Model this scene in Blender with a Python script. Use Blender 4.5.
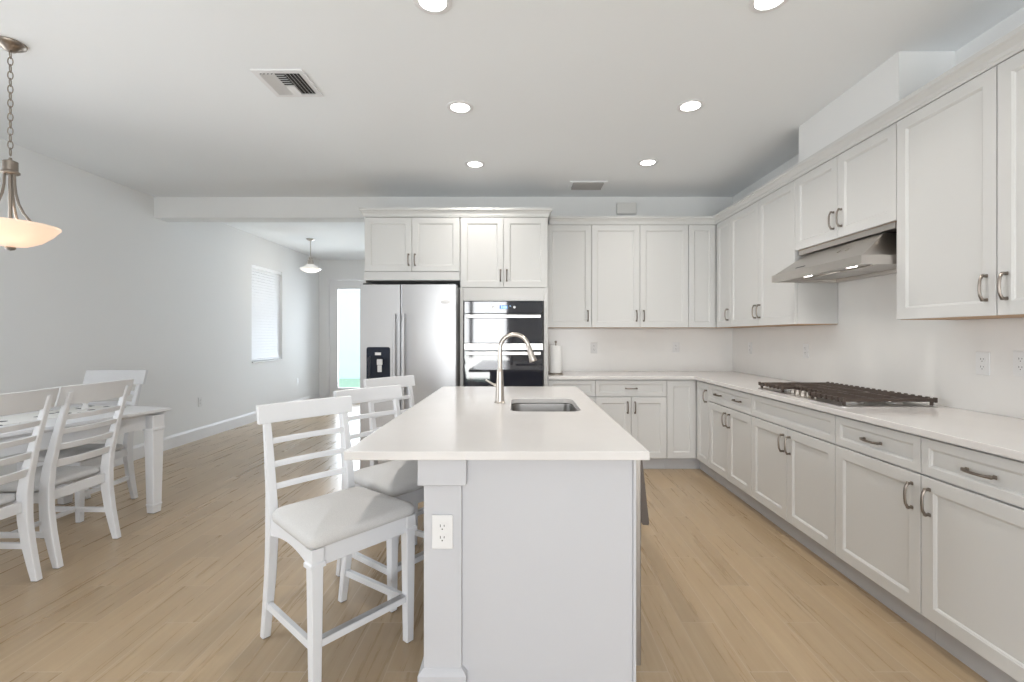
import bpy, bmesh, math, random
from math import sin, cos, pi, radians
from mathutils import Vector, Matrix

S = bpy.context.scene
for o in list(bpy.data.objects):
    bpy.data.objects.remove(o)
random.seed(4)

# ------------------------------------------------------------------ camera
cam_data = bpy.data.cameras.new('camera')
cam = bpy.data.objects.new('camera', cam_data)
S.collection.objects.link(cam)
cam.location = (0, 0, 1.30)
cam.rotation_euler = (pi / 2, 0, 0)
cam_data.sensor_width = 36
cam_data.lens = 465 / 1024 * 36
cam_data.shift_x = -8 / 1024
cam_data.shift_y = -5 / 1024
cam_data.clip_start = 0.05
S.camera = cam

# ------------------------------------------------------------------ world, light, exposure
S.view_settings.view_transform = 'Standard'
S.view_settings.look = 'None'
S.view_settings.gamma = 1
S.view_settings.use_curve_mapping = False
S.view_settings.exposure = 0.17

world = bpy.data.worlds.new('sky')
S.world = world
world.use_nodes = True
wn = world.node_tree.nodes
wl = world.node_tree.links
bg = wn['Background']
tc = wn.new('ShaderNodeTexCoord')
sp = wn.new('ShaderNodeSeparateXYZ')
rp = wn.new('ShaderNodeValToRGB')
wl.new(tc.outputs['Generated'], sp.inputs[0])
wl.new(sp.outputs['Z'], rp.inputs[0])
rp.color_ramp.elements[0].position = 0.0
rp.color_ramp.elements[0].color = (0.93, 0.96, 1.0, 1)
rp.color_ramp.elements[1].position = 0.5
rp.color_ramp.elements[1].color = (0.62, 0.80, 1.0, 1)
wl.new(rp.outputs[0], bg.inputs[0])
bg.inputs[1].default_value = 1.7


def area_light(name, loc, rot, sx, sy, power, color):
    d = bpy.data.lights.new(name, 'AREA')
    d.shape = 'RECTANGLE'
    d.size = sx
    d.size_y = sy
    d.energy = power
    d.color = color
    o = bpy.data.objects.new(name, d)
    S.collection.objects.link(o)
    o.location = loc
    o.rotation_euler = rot
    return o


# daylight through the rear glass door and the far patio door, plus added fill lamps
area_light('rear_daylight_and_fill', (-1.05, -3.75, 1.25), (radians(112), 0, 0), 1.5, 2.3, 100, (1.0, 0.99, 0.98))
area_light('rear_daylight_and_fill', (1.45, -3.75, 1.35), (radians(112), 0, 0), 1.4, 1.9, 95, (1.0, 0.99, 0.98))  # fill lamp outside the added rear window, evens out the light
area_light('added_side_light', (-4.30, 1.75, 1.35), (radians(82), 0, -pi / 2), 2.5, 2.1, 68, (1.0, 0.99, 0.98))  # fill lamp outside the added left window, out of view
area_light('daylight_patio', (-2.90, 9.75, 1.35), (-pi / 2, 0, 0), 1.9, 2.2, 125, (0.88, 0.94, 1.0))
DOWN_POWER = 4.6


# ------------------------------------------------------------------ materials
def mat(name, color=(0.8, 0.8, 0.8), rough=0.5, metal=0.0, spec=0.5, emis=None, estr=0.0, bump=None, coat=0.0, aniso=0.0):
    m = bpy.data.materials.new(name)
    m.use_nodes = True
    nt = m.node_tree
    b = nt.nodes['Principled BSDF']
    b.inputs['Base Color'].default_value = (*color, 1)
    b.inputs['Roughness'].default_value = rough
    b.inputs['Metallic'].default_value = metal
    b.inputs['Specular IOR Level'].default_value = spec
    if coat:
        b.inputs['Coat Weight'].default_value = coat
        b.inputs['Coat Roughness'].default_value = 0.05
    if emis:
        b.inputs['Emission Color'].default_value = (*emis, 1)
        b.inputs['Emission Strength'].default_value = estr
    if bump:
        scale, strength, dist = bump[:3]
        t = nt.nodes.new('ShaderNodeTexCoord')
        mp = nt.nodes.new('ShaderNodeMapping')
        if len(bump) > 3:
            mp.inputs['Scale'].default_value = bump[3]
        n = nt.nodes.new('ShaderNodeTexNoise')
        n.inputs['Scale'].default_value = scale
        n.inputs['Detail'].default_value = 4
        bp = nt.nodes.new('ShaderNodeBump')
        bp.inputs['Strength'].default_value = strength
        bp.inputs['Distance'].default_value = dist
        nt.links.new(t.outputs['Object'], mp.inputs[0])
        nt.links.new(mp.outputs[0], n.inputs['Vector'])
        nt.links.new(n.outputs['Fac'], bp.inputs['Height'])
        nt.links.new(bp.outputs[0], b.inputs['Normal'])
    return m


M = {}
M['wall'] = mat('wall_paint', (0.815, 0.82, 0.82), 0.85, spec=0.2, bump=(140, 0.12, 0.002))
M['ceiling'] = mat('ceiling_paint', (0.885, 0.91, 0.93), 0.9, spec=0.15, bump=(90, 0.15, 0.002))
M['trim'] = mat('trim_paint', (0.80, 0.80, 0.81), 0.45)
M['cabinet'] = mat('cabinet_paint', (0.655, 0.655, 0.645), 0.38, spec=0.4, bump=(60, 0.02, 0.001))
M['island'] = mat('island_paint_dimmed', (0.56, 0.565, 0.59), 0.45, spec=0.35, bump=(60, 0.02, 0.001))  # the cabinets' white, darkened in colour to stand in for dimmer light
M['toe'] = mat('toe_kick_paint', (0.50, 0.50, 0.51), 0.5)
M['wood_under'] = mat('raw_underside', (0.55, 0.36, 0.22), 0.6, bump=(30, 0.1, 0.001, (1, 12, 1)))
M['shadow_gap'] = mat('dark_reveal', (0.16, 0.15, 0.14), 0.7)
M['steel'] = mat('stainless_steel', (0.56, 0.565, 0.58), 0.40, 1.0, bump=(14, 0.05, 0.001, (60, 60, 0.6)))
M['steel_dark'] = mat('dark_graphite', (0.10, 0.10, 0.10), 0.45, 0.3)  # dark graphite finish of appliance bodies and small fittings
M['steel_h'] = mat('brushed_steel_horizontal', (0.60, 0.585, 0.57), 0.30, 1.0, bump=(14, 0.05, 0.001, (60, 0.6, 60)))
M['hoodsteel'] = mat('hood_steel', (0.56, 0.53, 0.50), 0.30, 1.0, bump=(14, 0.05, 0.001, (60, 0.6, 60)))
M['nickel'] = mat('brushed_nickel', (0.50, 0.46, 0.42), 0.28, 1.0)
M['pull'] = mat('pull_nickel', (0.235, 0.205, 0.18), 0.35, 1.0)
M['bronze'] = mat('aged_bronze_nickel', (0.30, 0.26, 0.225), 0.38, 1.0)
M['iron'] = mat('cast_iron', (0.075, 0.055, 0.045), 0.5, 0.2, bump=(120, 0.2, 0.001))
M['black'] = mat('black_plastic', (0.02, 0.022, 0.026), 0.35)
M['blackglass'] = mat('black_oven_glass', (0.008, 0.010, 0.020), 0.04, spec=0.9, coat=0.6)
M['darkpanel'] = mat('dispenser_panel', (0.018, 0.024, 0.040), 0.2)
M['white_plastic'] = mat('white_plastic', (0.76, 0.76, 0.76), 0.35)
M['slot'] = mat('socket_slot', (0.05, 0.05, 0.05), 0.6)
M['chairpaint'] = mat('white_furniture_paint', (0.72, 0.73, 0.75), 0.4, bump=(40, 0.03, 0.001))
M['rubber'] = mat('grey_rubber_glide', (0.16, 0.16, 0.16), 0.7)
M['paper'] = mat('paper_towel', (0.88, 0.88, 0.87), 0.9, bump=(150, 0.3, 0.002))
M['display'] = mat('display_digits', (0.2, 0.3, 0.5), 0.4, emis=(0.45, 0.7, 1.0), estr=2.6)
M['displaybg'] = mat('display_back', (0.02, 0.05, 0.12), 0.3, emis=(0.08, 0.2, 0.5), estr=1.0)
M['lamp_lens'] = mat('lamp_lens', (1, 1, 1), 0.5, emis=(1.0, 0.97, 0.93), estr=9)
M['hood_lens'] = mat('hood_lamp_lens', (1, 1, 1), 0.5, emis=(1.0, 0.96, 0.90), estr=7)
M['bulb'] = mat('bulb', (1, 1, 1), 0.5, emis=(1.0, 0.93, 0.82), estr=9)
M['bowl'] = mat('alabaster_glass', (0.86, 0.80, 0.73), 0.35, emis=(1.0, 0.84, 0.68), estr=0.35)
nt_ = M['bowl'].node_tree
tl_ = nt_.nodes.new('ShaderNodeBsdfTranslucent')
tl_.inputs[0].default_value = (0.95, 0.82, 0.70, 1)
mx_ = nt_.nodes.new('ShaderNodeMixShader')
mx_.inputs[0].default_value = 0.5
nt_.links.new(nt_.nodes['Principled BSDF'].outputs[0], mx_.inputs[1])
nt_.links.new(tl_.outputs[0], mx_.inputs[2])
nt_.links.new(mx_.outputs[0], nt_.nodes['Material Output'].inputs['Surface'])
M['blind'] = mat('blind_slat', (0.85, 0.86, 0.88), 0.5, emis=(0.9, 0.95, 1.0), estr=0.0)
M['vent_dark'] = mat('vent_cavity', (0.05, 0.05, 0.05), 0.9)
M['vent_grey'] = mat('vent_grey', (0.36, 0.35, 0.34), 0.6)
M['chime'] = mat('chime_plastic', (0.74, 0.73, 0.71), 0.5)


def fabric():
    m = mat('light_grey_linen', (0.62, 0.615, 0.61), 0.95, spec=0.1)
    nt = m.node_tree
    b = nt.nodes['Principled BSDF']
    t = nt.nodes.new('ShaderNodeTexCoord')
    n = nt.nodes.new('ShaderNodeTexNoise')
    n.inputs['Scale'].default_value = 420
    n.inputs['Detail'].default_value = 3
    r = nt.nodes.new('ShaderNodeValToRGB')
    r.color_ramp.elements[0].position = 0.35
    r.color_ramp.elements[0].color = (0.55, 0.545, 0.54, 1)
    r.color_ramp.elements[1].position = 0.65
    r.color_ramp.elements[1].color = (0.65, 0.645, 0.635, 1)
    bp = nt.nodes.new('ShaderNodeBump')
    bp.inputs['Strength'].default_value = 0.35
    bp.inputs['Distance'].default_value = 0.002
    nt.links.new(t.outputs['Object'], n.inputs['Vector'])
    nt.links.new(n.outputs['Fac'], r.inputs[0])
    nt.links.new(r.outputs[0], b.inputs['Base Color'])
    nt.links.new(n.outputs['Fac'], bp.inputs['Height'])
    nt.links.new(bp.outputs[0], b.inputs['Normal'])
    return m


M['fabric'] = fabric()


def quartz(name, c1, c2, rough):
    m = mat(name, c1, rough, spec=0.45)
    nt = m.node_tree
    b = nt.nodes['Principled BSDF']
    t = nt.nodes.new('ShaderNodeTexCoord')
    n = nt.nodes.new('ShaderNodeTexNoise')
    n.inputs['Scale'].default_value = 5
    n.inputs['Detail'].default_value = 8
    r = nt.nodes.new('ShaderNodeValToRGB')
    r.color_ramp.elements[0].position = 0.3
    r.color_ramp.elements[0].color = (*c2, 1)
    r.color_ramp.elements[1].position = 0.7
    r.color_ramp.elements[1].color = (*c1, 1)
    nt.links.new(t.outputs['Object'], n.inputs['Vector'])
    nt.links.new(n.outputs['Fac'], r.inputs[0])
    nt.links.new(r.outputs[0], b.inputs['Base Color'])
    return m


M['quartz'] = quartz('white_quartz', (0.73, 0.71, 0.695), (0.705, 0.685, 0.67), 0.16)
M['splash'] = quartz('backsplash_quartz', (0.82, 0.81, 0.79), (0.80, 0.79, 0.77), 0.22)


def runner_mat():
    m = mat('patterned_runner', (0.8, 0.8, 0.78), 0.9, spec=0.1)
    nt = m.node_tree
    b = nt.nodes['Principled BSDF']
    t = nt.nodes.new('ShaderNodeTexCoord')
    v = nt.nodes.new('ShaderNodeTexVoronoi')
    v.feature = 'F1'
    v.inputs['Scale'].default_value = 11
    r = nt.nodes.new('ShaderNodeValToRGB')
    r.color_ramp.interpolation = 'CONSTANT'
    r.color_ramp.elements[0].position = 0.0
    r.color_ramp.elements[0].color = (0.06, 0.06, 0.065, 1)
    r.color_ramp.elements[1].position = 0.30
    r.color_ramp.elements[1].color = (0.80, 0.80, 0.78, 1)
    nt.links.new(t.outputs['Object'], v.inputs['Vector'])
    nt.links.new(v.outputs['Distance'], r.inputs[0])
    nt.links.new(r.outputs[0], b.inputs['Base Color'])
    return m


M['runner'] = runner_mat()


def glass_mat(name, tint=(0.98, 0.99, 1.0)):
    m = bpy.data.materials.new(name)
    m.use_nodes = True
    nt = m.node_tree
    nt.nodes.remove(nt.nodes['Principled BSDF'])
    out = nt.nodes['Material Output']
    tr = nt.nodes.new('ShaderNodeBsdfTransparent')
    tr.inputs[0].default_value = (*tint, 1)
    gl = nt.nodes.new('ShaderNodeBsdfGlossy')
    gl.inputs['Roughness'].default_value = 0.02
    fr = nt.nodes.new('ShaderNodeFresnel')
    fr.inputs[0].default_value = 1.45
    mx = nt.nodes.new('ShaderNodeMixShader')
    nt.links.new(fr.outputs[0], mx.inputs[0])
    nt.links.new(tr.outputs[0], mx.inputs[1])
    nt.links.new(gl.outputs[0], mx.inputs[2])
    nt.links.new(mx.outputs[0], out.inputs['Surface'])
    return m


M['glass'] = glass_mat('clear_pane')


def floor_mat():
    m = bpy.data.materials.new('wood_look_plank_tile')
    m.use_nodes = True
    nt = m.node_tree
    N, L = nt.nodes, nt.links
    b = N['Principled BSDF']
    g = N.new('ShaderNodeNewGeometry')
    s = N.new('ShaderNodeSeparateXYZ')
    L.new(g.outputs['Position'], s.inputs[0])

    def mth(op, a, bb=None, c=None):
        n = N.new('ShaderNodeMath')
        n.operation = op
        for i, v in enumerate((a, bb, c)):
            if v is None:
                continue
            if isinstance(v, (int, float)):
                n.inputs[i].default_value = v
            else:
                L.new(v, n.inputs[i])
        return n.outputs[0]
    PW, PL = 0.156, 0.93
    xs = mth('DIVIDE', mth('ADD', s.outputs['X'], 0.05), PW)
    row = mth('FLOOR', xs)
    fx = mth('FRACT', xs)
    u = mth('ADD', mth('DIVIDE', mth('ADD', s.outputs['Y'], 0.06), PL), mth('MULTIPLY', row, 0.3333))
    col = mth('FLOOR', u)
    fy = mth('FRACT', u)
    ex = mth('MULTIPLY', mth('MINIMUM', fx, mth('SUBTRACT', 1.0, fx)), PW)
    ey = mth('MULTIPLY', mth('MINIMUM', fy, mth('SUBTRACT', 1.0, fy)), PL)
    e = mth('MINIMUM', ex, ey)
    grout = mth('LESS_THAN', e, 0.0019)
    idv = N.new('ShaderNodeCombineXYZ')
    L.new(row, idv.inputs[0])
    L.new(col, idv.inputs[1])
    wnz = N.new('ShaderNodeTexWhiteNoise')
    L.new(idv.outputs[0], wnz.inputs['Vector'])
    # grain coordinates, shifted per plank
    off = N.new('ShaderNodeVectorMath')
    off.operation = 'SCALE'
    L.new(wnz.outputs['Color'], off.inputs[0])
    off.inputs['Scale'].default_value = 30
    add = N.new('ShaderNodeVectorMath')
    add.operation = 'ADD'
    L.new(g.outputs['Position'], add.inputs[0])
    L.new(off.outputs[0], add.inputs[1])
    mp = N.new('ShaderNodeMapping')
    mp.inputs['Scale'].default_value = (20, 0.85, 1)
    L.new(add.outputs[0], mp.inputs[0])
    n1 = N.new('ShaderNodeTexNoise')
    n1.inputs['Scale'].default_value = 1.6
    n1.inputs['Detail'].default_value = 4.5
    n1.inputs['Roughness'].default_value = 0.62
    n1.inputs['Distortion'].default_value = 0.45
    L.new(mp.outputs[0], n1.inputs['Vector'])
    r = N.new('ShaderNodeValToRGB')
    r.color_ramp.elements[0].position = 0.30
    r.color_ramp.elements[0].color = (0.385, 0.285, 0.182, 1)
    r.color_ramp.elements[1].position = 0.72
    r.color_ramp.elements[1].color = (0.465, 0.357, 0.238, 1)
    el = r.color_ramp.elements.new(0.50)
    el.color = (0.410, 0.308, 0.200, 1)
    L.new(n1.outputs['Fac'], r.inputs[0])
    # per plank tone
    hsv = N.new('ShaderNodeHueSaturation')
    hsv.inputs['Saturation'].default_value = 1.06
    L.new(mth('ADD', mth('MULTIPLY', wnz.outputs['Value'], 0.14), 0.93), hsv.inputs['Value'])
    L.new(r.outputs[0], hsv.inputs['Color'])
    mx = N.new('ShaderNodeMix')
    mx.data_type = 'RGBA'
    L.new(grout, mx.inputs[0])
    L.new(hsv.outputs[0], mx.inputs[6])
    mx.inputs[7].default_value = (0.50, 0.40, 0.295, 1)
    L.new(mx.outputs[2], b.inputs['Base Color'])
    L.new(mth('ADD', mth('MULTIPLY', n1.outputs['Fac'], 0.06), 0.25), b.inputs['Roughness'])
    b.inputs['Specular IOR Level'].default_value = 0.5
    bp = N.new('ShaderNodeBump')
    bp.inputs['Strength'].default_value = 0.25
    bp.inputs['Distance'].default_value = 0.002
    hh = mth('SUBTRACT', 1.0, grout)
    L.new(hh, bp.inputs['Height'])
    L.new(bp.outputs[0], b.inputs['Normal'])
    return m


M['floor'] = floor_mat()


def grass_mat():
    m = mat('lawn', (0.16, 0.32, 0.10), 0.95, spec=0.1)
    nt = m.node_tree
    b = nt.nodes['Principled BSDF']
    n = nt.nodes.new('ShaderNodeTexNoise')
    n.inputs['Scale'].default_value = 6
    r = nt.nodes.new('ShaderNodeValToRGB')
    r.color_ramp.elements[0].color = (0.42, 0.58, 0.36, 1)
    r.color_ramp.elements[1].color = (0.62, 0.76, 0.55, 1)
    g = nt.nodes.new('ShaderNodeNewGeometry')
    nt.links.new(g.outputs['Position'], n.inputs['Vector'])
    nt.links.new(n.outputs['Fac'], r.inputs[0])
    nt.links.new(r.outputs[0], b.inputs['Base Color'])
    return m


M['grass'] = grass_mat()
M['leaf'] = mat('hedge_leaf', (0.10, 0.22, 0.07), 0.7)
M['stucco'] = mat('pale_blue_stucco', (0.88, 0.90, 0.93), 0.9)


# ------------------------------------------------------------------ mesh helpers
class MB:
    def __init__(self):
        self.bm = bmesh.new()

    def box(self, a, b, bev=0.0, seg=1, mx=None):
        a = Vector(a)
        b = Vector(b)
        c = (a + b) / 2
        s = b - a
        r = bmesh.ops.create_cube(self.bm, size=1)
        vs = r['verts']
        for v in vs:
            v.co = Vector((v.co.x * s.x, v.co.y * s.y, v.co.z * s.z)) + c
        es = list({e for v in vs for e in v.link_edges})
        if bev:
            r2 = bmesh.ops.bevel(self.bm, geom=es, offset=bev, segments=seg, affect='EDGES', profile=0.5)
            vs = list({v for f in r2['faces'] for v in f.verts} | {v for v in vs if v.is_valid})
        if mx is not None:
            for v in vs:
                v.co = mx @ v.co
        return self

    def prism(self, pts, z0, z1, mx=None):
        lo = [self.bm.verts.new((p[0], p[1], z0)) for p in pts]
        hi = [self.bm.verts.new((p[0], p[1], z1)) for p in pts]
        n = len(pts)
        self.bm.faces.new(lo[::-1])
        self.bm.faces.new(hi)
        for i in range(n):
            self.bm.faces.new((lo[i], lo[(i + 1) % n], hi[(i + 1) % n], hi[i]))
        if mx is not None:
            for v in lo + hi:
                v.co = mx @ v.co
        return self

    def plate(self, outer, holes, z0, z1, mx=None):
        """flat slab with holes"""
        tmp = bmesh.new()
        if len(outer) == 4 and holes and all(len(h) == 4 for h in holes):
            # rectangular slab with rectangular openings: a grid of cells, openings left out
            xs = sorted({round(p[0], 5) for h in holes + [outer] for p in h})
            ys = sorted({round(p[1], 5) for h in holes + [outer] for p in h})
            V = {}
            for i, x in enumerate(xs):
                for j, y in enumerate(ys):
                    V[i, j] = tmp.verts.new((x, y, z0))
            for i in range(len(xs) - 1):
                for j in range(len(ys) - 1):
                    cx, cy = (xs[i] + xs[i + 1]) / 2, (ys[j] + ys[j + 1]) / 2
                    if any(min(p[0] for p in h) < cx < max(p[0] for p in h) and min(p[1] for p in h) < cy < max(p[1] for p in h) for h in holes):
                        continue
                    tmp.faces.new((V[i, j], V[i + 1, j], V[i + 1, j + 1], V[i, j + 1]))
            for v in [v for v in tmp.verts if not v.link_faces]:
                tmp.verts.remove(v)
            return self._finish_plate(tmp, z1, mx)
        loops = [outer] + holes
        for lp in loops:
            vs = [tmp.verts.new((p[0], p[1], z0)) for p in lp]
            for i in range(len(vs)):
                tmp.edges.new((vs[i], vs[(i + 1) % len(vs)]))
        bmesh.ops.triangle_fill(tmp, use_beauty=True, use_dissolve=False, edges=tmp.edges[:])
        return self._finish_plate(tmp, z1, mx)

    def _finish_plate(self, tmp, z1, mx):
        ex = bmesh.ops.extrude_face_region(tmp, geom=tmp.faces[:] )
        for v in [g for g in ex['geom'] if isinstance(g, bmesh.types.BMVert)]:
            v.co.z = z1
        bmesh.ops.recalc_face_normals(tmp, faces=tmp.faces[:])
        if mx is not None:
            for v in tmp.verts:
                v.co = mx @ v.co
        me = bpy.data.meshes.new('tmp')
        tmp.to_mesh(me)
        tmp.free()
        self.bm.from_mesh(me)
        bpy.data.meshes.remove(me)
        return self

    def rings(self, rings, closed=True, cap=True):
        vv = [[self.bm.verts.new(p) for p in r] for r in rings]
        for a, b in zip(vv[:-1], vv[1:]):
            n = len(a)
            for i in range(n if closed else n - 1):
                j = (i + 1) % n
                self.bm.faces.new((a[i], a[j], b[j], b[i]))
        if cap:
            self.bm.faces.new(vv[0][::-1])
            self.bm.faces.new(vv[-1])
        return self

    def tube(self, pts, rad, n=10, cap=True):
        pts = [Vector(p) for p in pts]
        if isinstance(rad, (int, float)):
            rad = [rad] * len(pts)
        rings = []
        up = None
        for i, p in enumerate(pts):
            if i == 0:
                t = pts[1] - p
            elif i == len(pts) - 1:
                t = p - pts[i - 1]
            else:
                t = (pts[i + 1] - p).normalized() + (p - pts[i - 1]).normalized()
            t.normalize()
            if up is None:
                up = Vector((0, 0, 1)) if abs(t.z) < 0.9 else Vector((1, 0, 0))
            x = t.cross(up)
            x.normalize()
            y = x.cross(t)
            y.normalize()
            up = y
            rings.append([p + (x * cos(2 * pi * k / n) + y * sin(2 * pi * k / n)) * rad[i] for k in range(n)])
        return self.rings(rings, cap=cap)

    def lathe(self, prof, n=24, c=(0, 0, 0), cap=False):
        c = Vector(c)
        rings = [[c + Vector((max(r, 1e-5) * cos(2 * pi * k / n), max(r, 1e-5) * sin(2 * pi * k / n), z)) for k in range(n)] for r, z in prof]
        return self.rings(rings, cap=cap)

    def sweep_rect(self, path, w, d, y0):
        """bar whose centre line lies in the local xz plane at y=y0; w = width along y, d = depth in plane, per point"""
        P = [Vector((p[0], 0, p[1])) for p in path]
        n = len(P)
        if isinstance(w, (int, float)):
            w = [w] * n
        if isinstance(d, (int, float)):
            d = [d] * n
        rings = []
        for i, p in enumerate(P):
            if i == 0:
                t = P[1] - p
            elif i == n - 1:
                t = p - P[i - 1]
            else:
                t = P[i + 1] - P[i - 1]
            t.normalize()
            nx = Vector((t.z, 0, -t.x))
            if i == 0 or i == n - 1:
                nx = Vector((1, 0, 0))
            c = p + Vector((0, y0, 0))
            hw, hd = w[i] / 2, d[i] / 2
            b = 0.004
            q = [(-hd, -hw + b), (-hd + b, -hw), (hd - b, -hw), (hd, -hw + b), (hd, hw - b), (hd - b, hw), (-hd + b, hw), (-hd, hw - b)]
            rings.append([c + nx * a + Vector((0, bb, 0)) for a, bb in q])
        return self.rings(rings)

    def bowed(self, W, x0, z0, z1, bow, th, lean=0.0, n=12):
        """rail along y, bulging to -x in its middle; x0 at z0, leaning by lean*(z-z0)"""
        rings = []
        for k in range(n + 1):
            y = -W / 2 + W * k / n
            dx = -bow * (1 - (2 * y / W) ** 2)
            xa = x0 + dx
            xb = x0 + dx - lean * (z1 - z0)
            e = 0.003
            rings.append([Vector((xa - th / 2, y, z0 + e)), Vector((xa - th / 2 + e, y, z0)), Vector((xa + th / 2 - e, y, z0)), Vector((xa + th / 2, y, z0 + e)),
                          Vector((xb + th / 2, y, z1 - e)), Vector((xb + th / 2 - e, y, z1)), Vector((xb - th / 2 + e, y, z1)), Vector((xb - th / 2, y, z1 - e))])
        return self.rings(rings)

    def build(self, name, m, parent=None, smooth=0.0, loc=None, rot=None):
        bmesh.ops.recalc_face_normals(self.bm, faces=self.bm.faces[:])
        me = bpy.data.meshes.new(name)
        self.bm.to_mesh(me)
        self.bm.free()
        me.materials.append(m)
        if smooth:
            for p in me.polygons:
                p.use_smooth = True
            me.set_sharp_from_angle(angle=radians(smooth))
        o = bpy.data.objects.new(name, me)
        S.collection.objects.link(o)
        if parent:
            o.parent = parent
        if loc:
            o.location = loc
        if rot:
            o.rotation_euler = rot
        return o


def thing(name, label, cat, loc=(0, 0, 0), rz=0.0, group=None):
    o = bpy.data.objects.new(name, None)
    o.empty_display_size = 0.1
    S.collection.objects.link(o)
    o.location = loc
    o.rotation_euler = (0, 0, rz)
    o['label'] = label
    o['category'] = cat
    if group:
        o['group'] = group
    return o


def tag(o, label, cat, group=None):
    o['label'] = label
    o['category'] = cat
    if group:
        o['group'] = group
    return o


def struct(o, label=None):
    o['kind'] = 'structure'
    if label:
        o['label'] = label
    return o


def dup(root, loc, rz, label, group=None):
    r = root.copy()
    S.collection.objects.link(r)
    r.location = loc
    r.rotation_euler = (0, 0, rz)
    r['label'] = label
    if group:
        r['group'] = group

    def rec(a, b):
        for ch in list(a.children):
            c = ch.copy()
            S.collection.objects.link(c)
            c.parent = b
            rec(ch, c)
    rec(root, r)
    return r


def rrect(x0, y0, x1, y1, r, n=6):
    pts = []
    for cx, cy, a0 in ((x1 - r, y1 - r, 0), (x0 + r, y1 - r, 90), (x0 + r, y0 + r, 180), (x1 - r, y0 + r, 270)):
        for k in range(n + 1):
            a = radians(a0 + 90 * k / n)
            pts.append((cx + r * cos(a), cy + r * sin(a)))
    return pts


# ------------------------------------------------------------------ room
CZ = 2.836           # ceiling height
XL, XR = -4.04, 2.35
YB = 5.13            # kitchen back wall
YF = 9.35            # far wall of the nook
YR = -3.5            # wall behind the camera
T = 0.14

struct(MB().box((XL - T, YR - T, -0.1), (XR + T, YF + T, 0)).build('floor', M['floor']))
struct(MB().box((XL - T, YR - T, CZ), (XR + T, YF + T, CZ + 0.1)).build('ceiling', M['ceiling']))
struct(MB().box((XR, YR - T, 0), (XR + T, YB + T, CZ)).build('wall_right', M['wall']))
struct(MB().box((-1.51, YB, 0), (XR, YB + T, CZ)).build('wall_kitchen_back', M['wall']))
struct(MB().box((-1.51, YB + T, 0), (-1.37, YF, CZ)).build('wall_nook_right', M['wall']))
# left wall with the blind window opening and an added unseen one: plate drawn in (y,z), thickness along x
WY0, WY1, WZ0, WZ1 = 7.00, 7.90, 0.89, 2.385
yz = Matrix(((0, 0, 1, 0), (1, 0, 0, 0), (0, 1, 0, 0), (0, 0, 0, 1)))
struct(MB().plate([(YR - T, 0), (YF + T, 0), (YF + T, CZ), (YR - T, CZ)], [[(WY0, WZ0), (WY1, WZ0), (WY1, WZ1), (WY0, WZ1)], [(0.5, 0.3), (3.0, 0.3), (3.0, 2.4), (0.5, 2.4)]], XL - T, XL, yz).build('wall_left', M['wall']))
# far wall with patio door opening: plate in (x,z), thickness along y
xz = Matrix(((1, 0, 0, 0), (0, 0, 1, 0), (0, 1, 0, 0), (0, 0, 0, 1)))
DX0, DX1, DZ = -3.88, -1.92, 2.46
struct(MB().plate([(XL, 0), (DX0, 0), (DX0, DZ), (DX1, DZ), (DX1, 0), (-1.37, 0), (-1.37, CZ), (XL, CZ)], [], YF, YF + T, xz).build('wall_far', M['wall']))
# wall behind the camera with a wide sliding door opening and an added window opening
RX0, RX1, RZ = -1.80, -0.30, 2.42
struct(MB().plate([(XL, 0), (XR, 0), (XR, CZ), (XL, CZ)], [[(RX0, 0.001), (RX1, 0.001), (RX1, RZ), (RX0, RZ)], [(0.75, 0.4), (2.15, 0.4), (2.15, 2.3), (0.75, 2.3)]], YR - T, YR, xz).build('wall_rear', M['wall']))
# dropped beam between the kitchen and the nook
struct(MB().box((XL, YB, 2.605), (-1.51, YB + 0.2, CZ)).build('trim_1', M['wall']))
# boxed duct above the hood cabinet
struct(MB().box((2.045, 2.51, 2.535), (XR, 3.41, CZ)).build('trim_2', M['wall']))


def baseboard(name, a, b, n):
    """straight board from a to b on a wall whose room side is n"""
    a = Vector((*a, 0))
    b = Vector((*b, 0))
    n = Vector((*n, 0))
    prof = [(0, 0), (0.016, 0), (0.016, 0.125), (0.010, 0.140), (0.006, 0.150), (0, 0.150)]
    m = MB()
    m.rings([[p + n * u + Vector((0, 0, z)) for u, z in prof] for p in (a, b)])
    return struct(m.build(name, M['trim']))


baseboard('baseboard_left', (XL, YR), (XL, YF), (1, 0))
baseboard('baseboard_far', (XL + 0.016, YF), (DX0 - 0.0, YF), (0, -1))
baseboard('baseboard_rear', (XL + 0.016, YR), (RX0 - 0.07, YR), (0, 1))
baseboard('baseboard_right', (XR, 1.40), (XR, YR), (-1, 0))

# patio door (two glazed leaves) in the far wall
door = struct(MB().plate([(DX0, 0), (DX0 + 0.03, 0), (DX0 + 0.03, DZ - 0.03), (DX1 - 0.03, DZ - 0.03), (DX1 - 0.03, 0), (DX1, 0), (DX1, DZ), (DX0, DZ)], [], YF + 0.01, YF + 0.12, xz).build('door_1', M['trim']))
for k in range(2):
    x0 = DX0 + 0.032 + k * 0.948
    x1 = x0 + 0.944
    lf = MB().plate([(x0, 0.012), (x1, 0.012), (x1, DZ - 0.034), (x0, DZ - 0.034)],
                    [[(x0 + 0.168, 0.25), (x1 - 0.168, 0.25), (x1 - 0.168, 2.245), (x0 + 0.168, 2.245)]], YF + 0.04, YF + 0.085, xz).build('door_leaf', M['trim'], door)
    MB().box((x0 + 0.168, YF + 0.058, 0.25), (x1 - 0.168, YF + 0.066, 2.245)).build('pane', M['glass'], lf)
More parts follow.
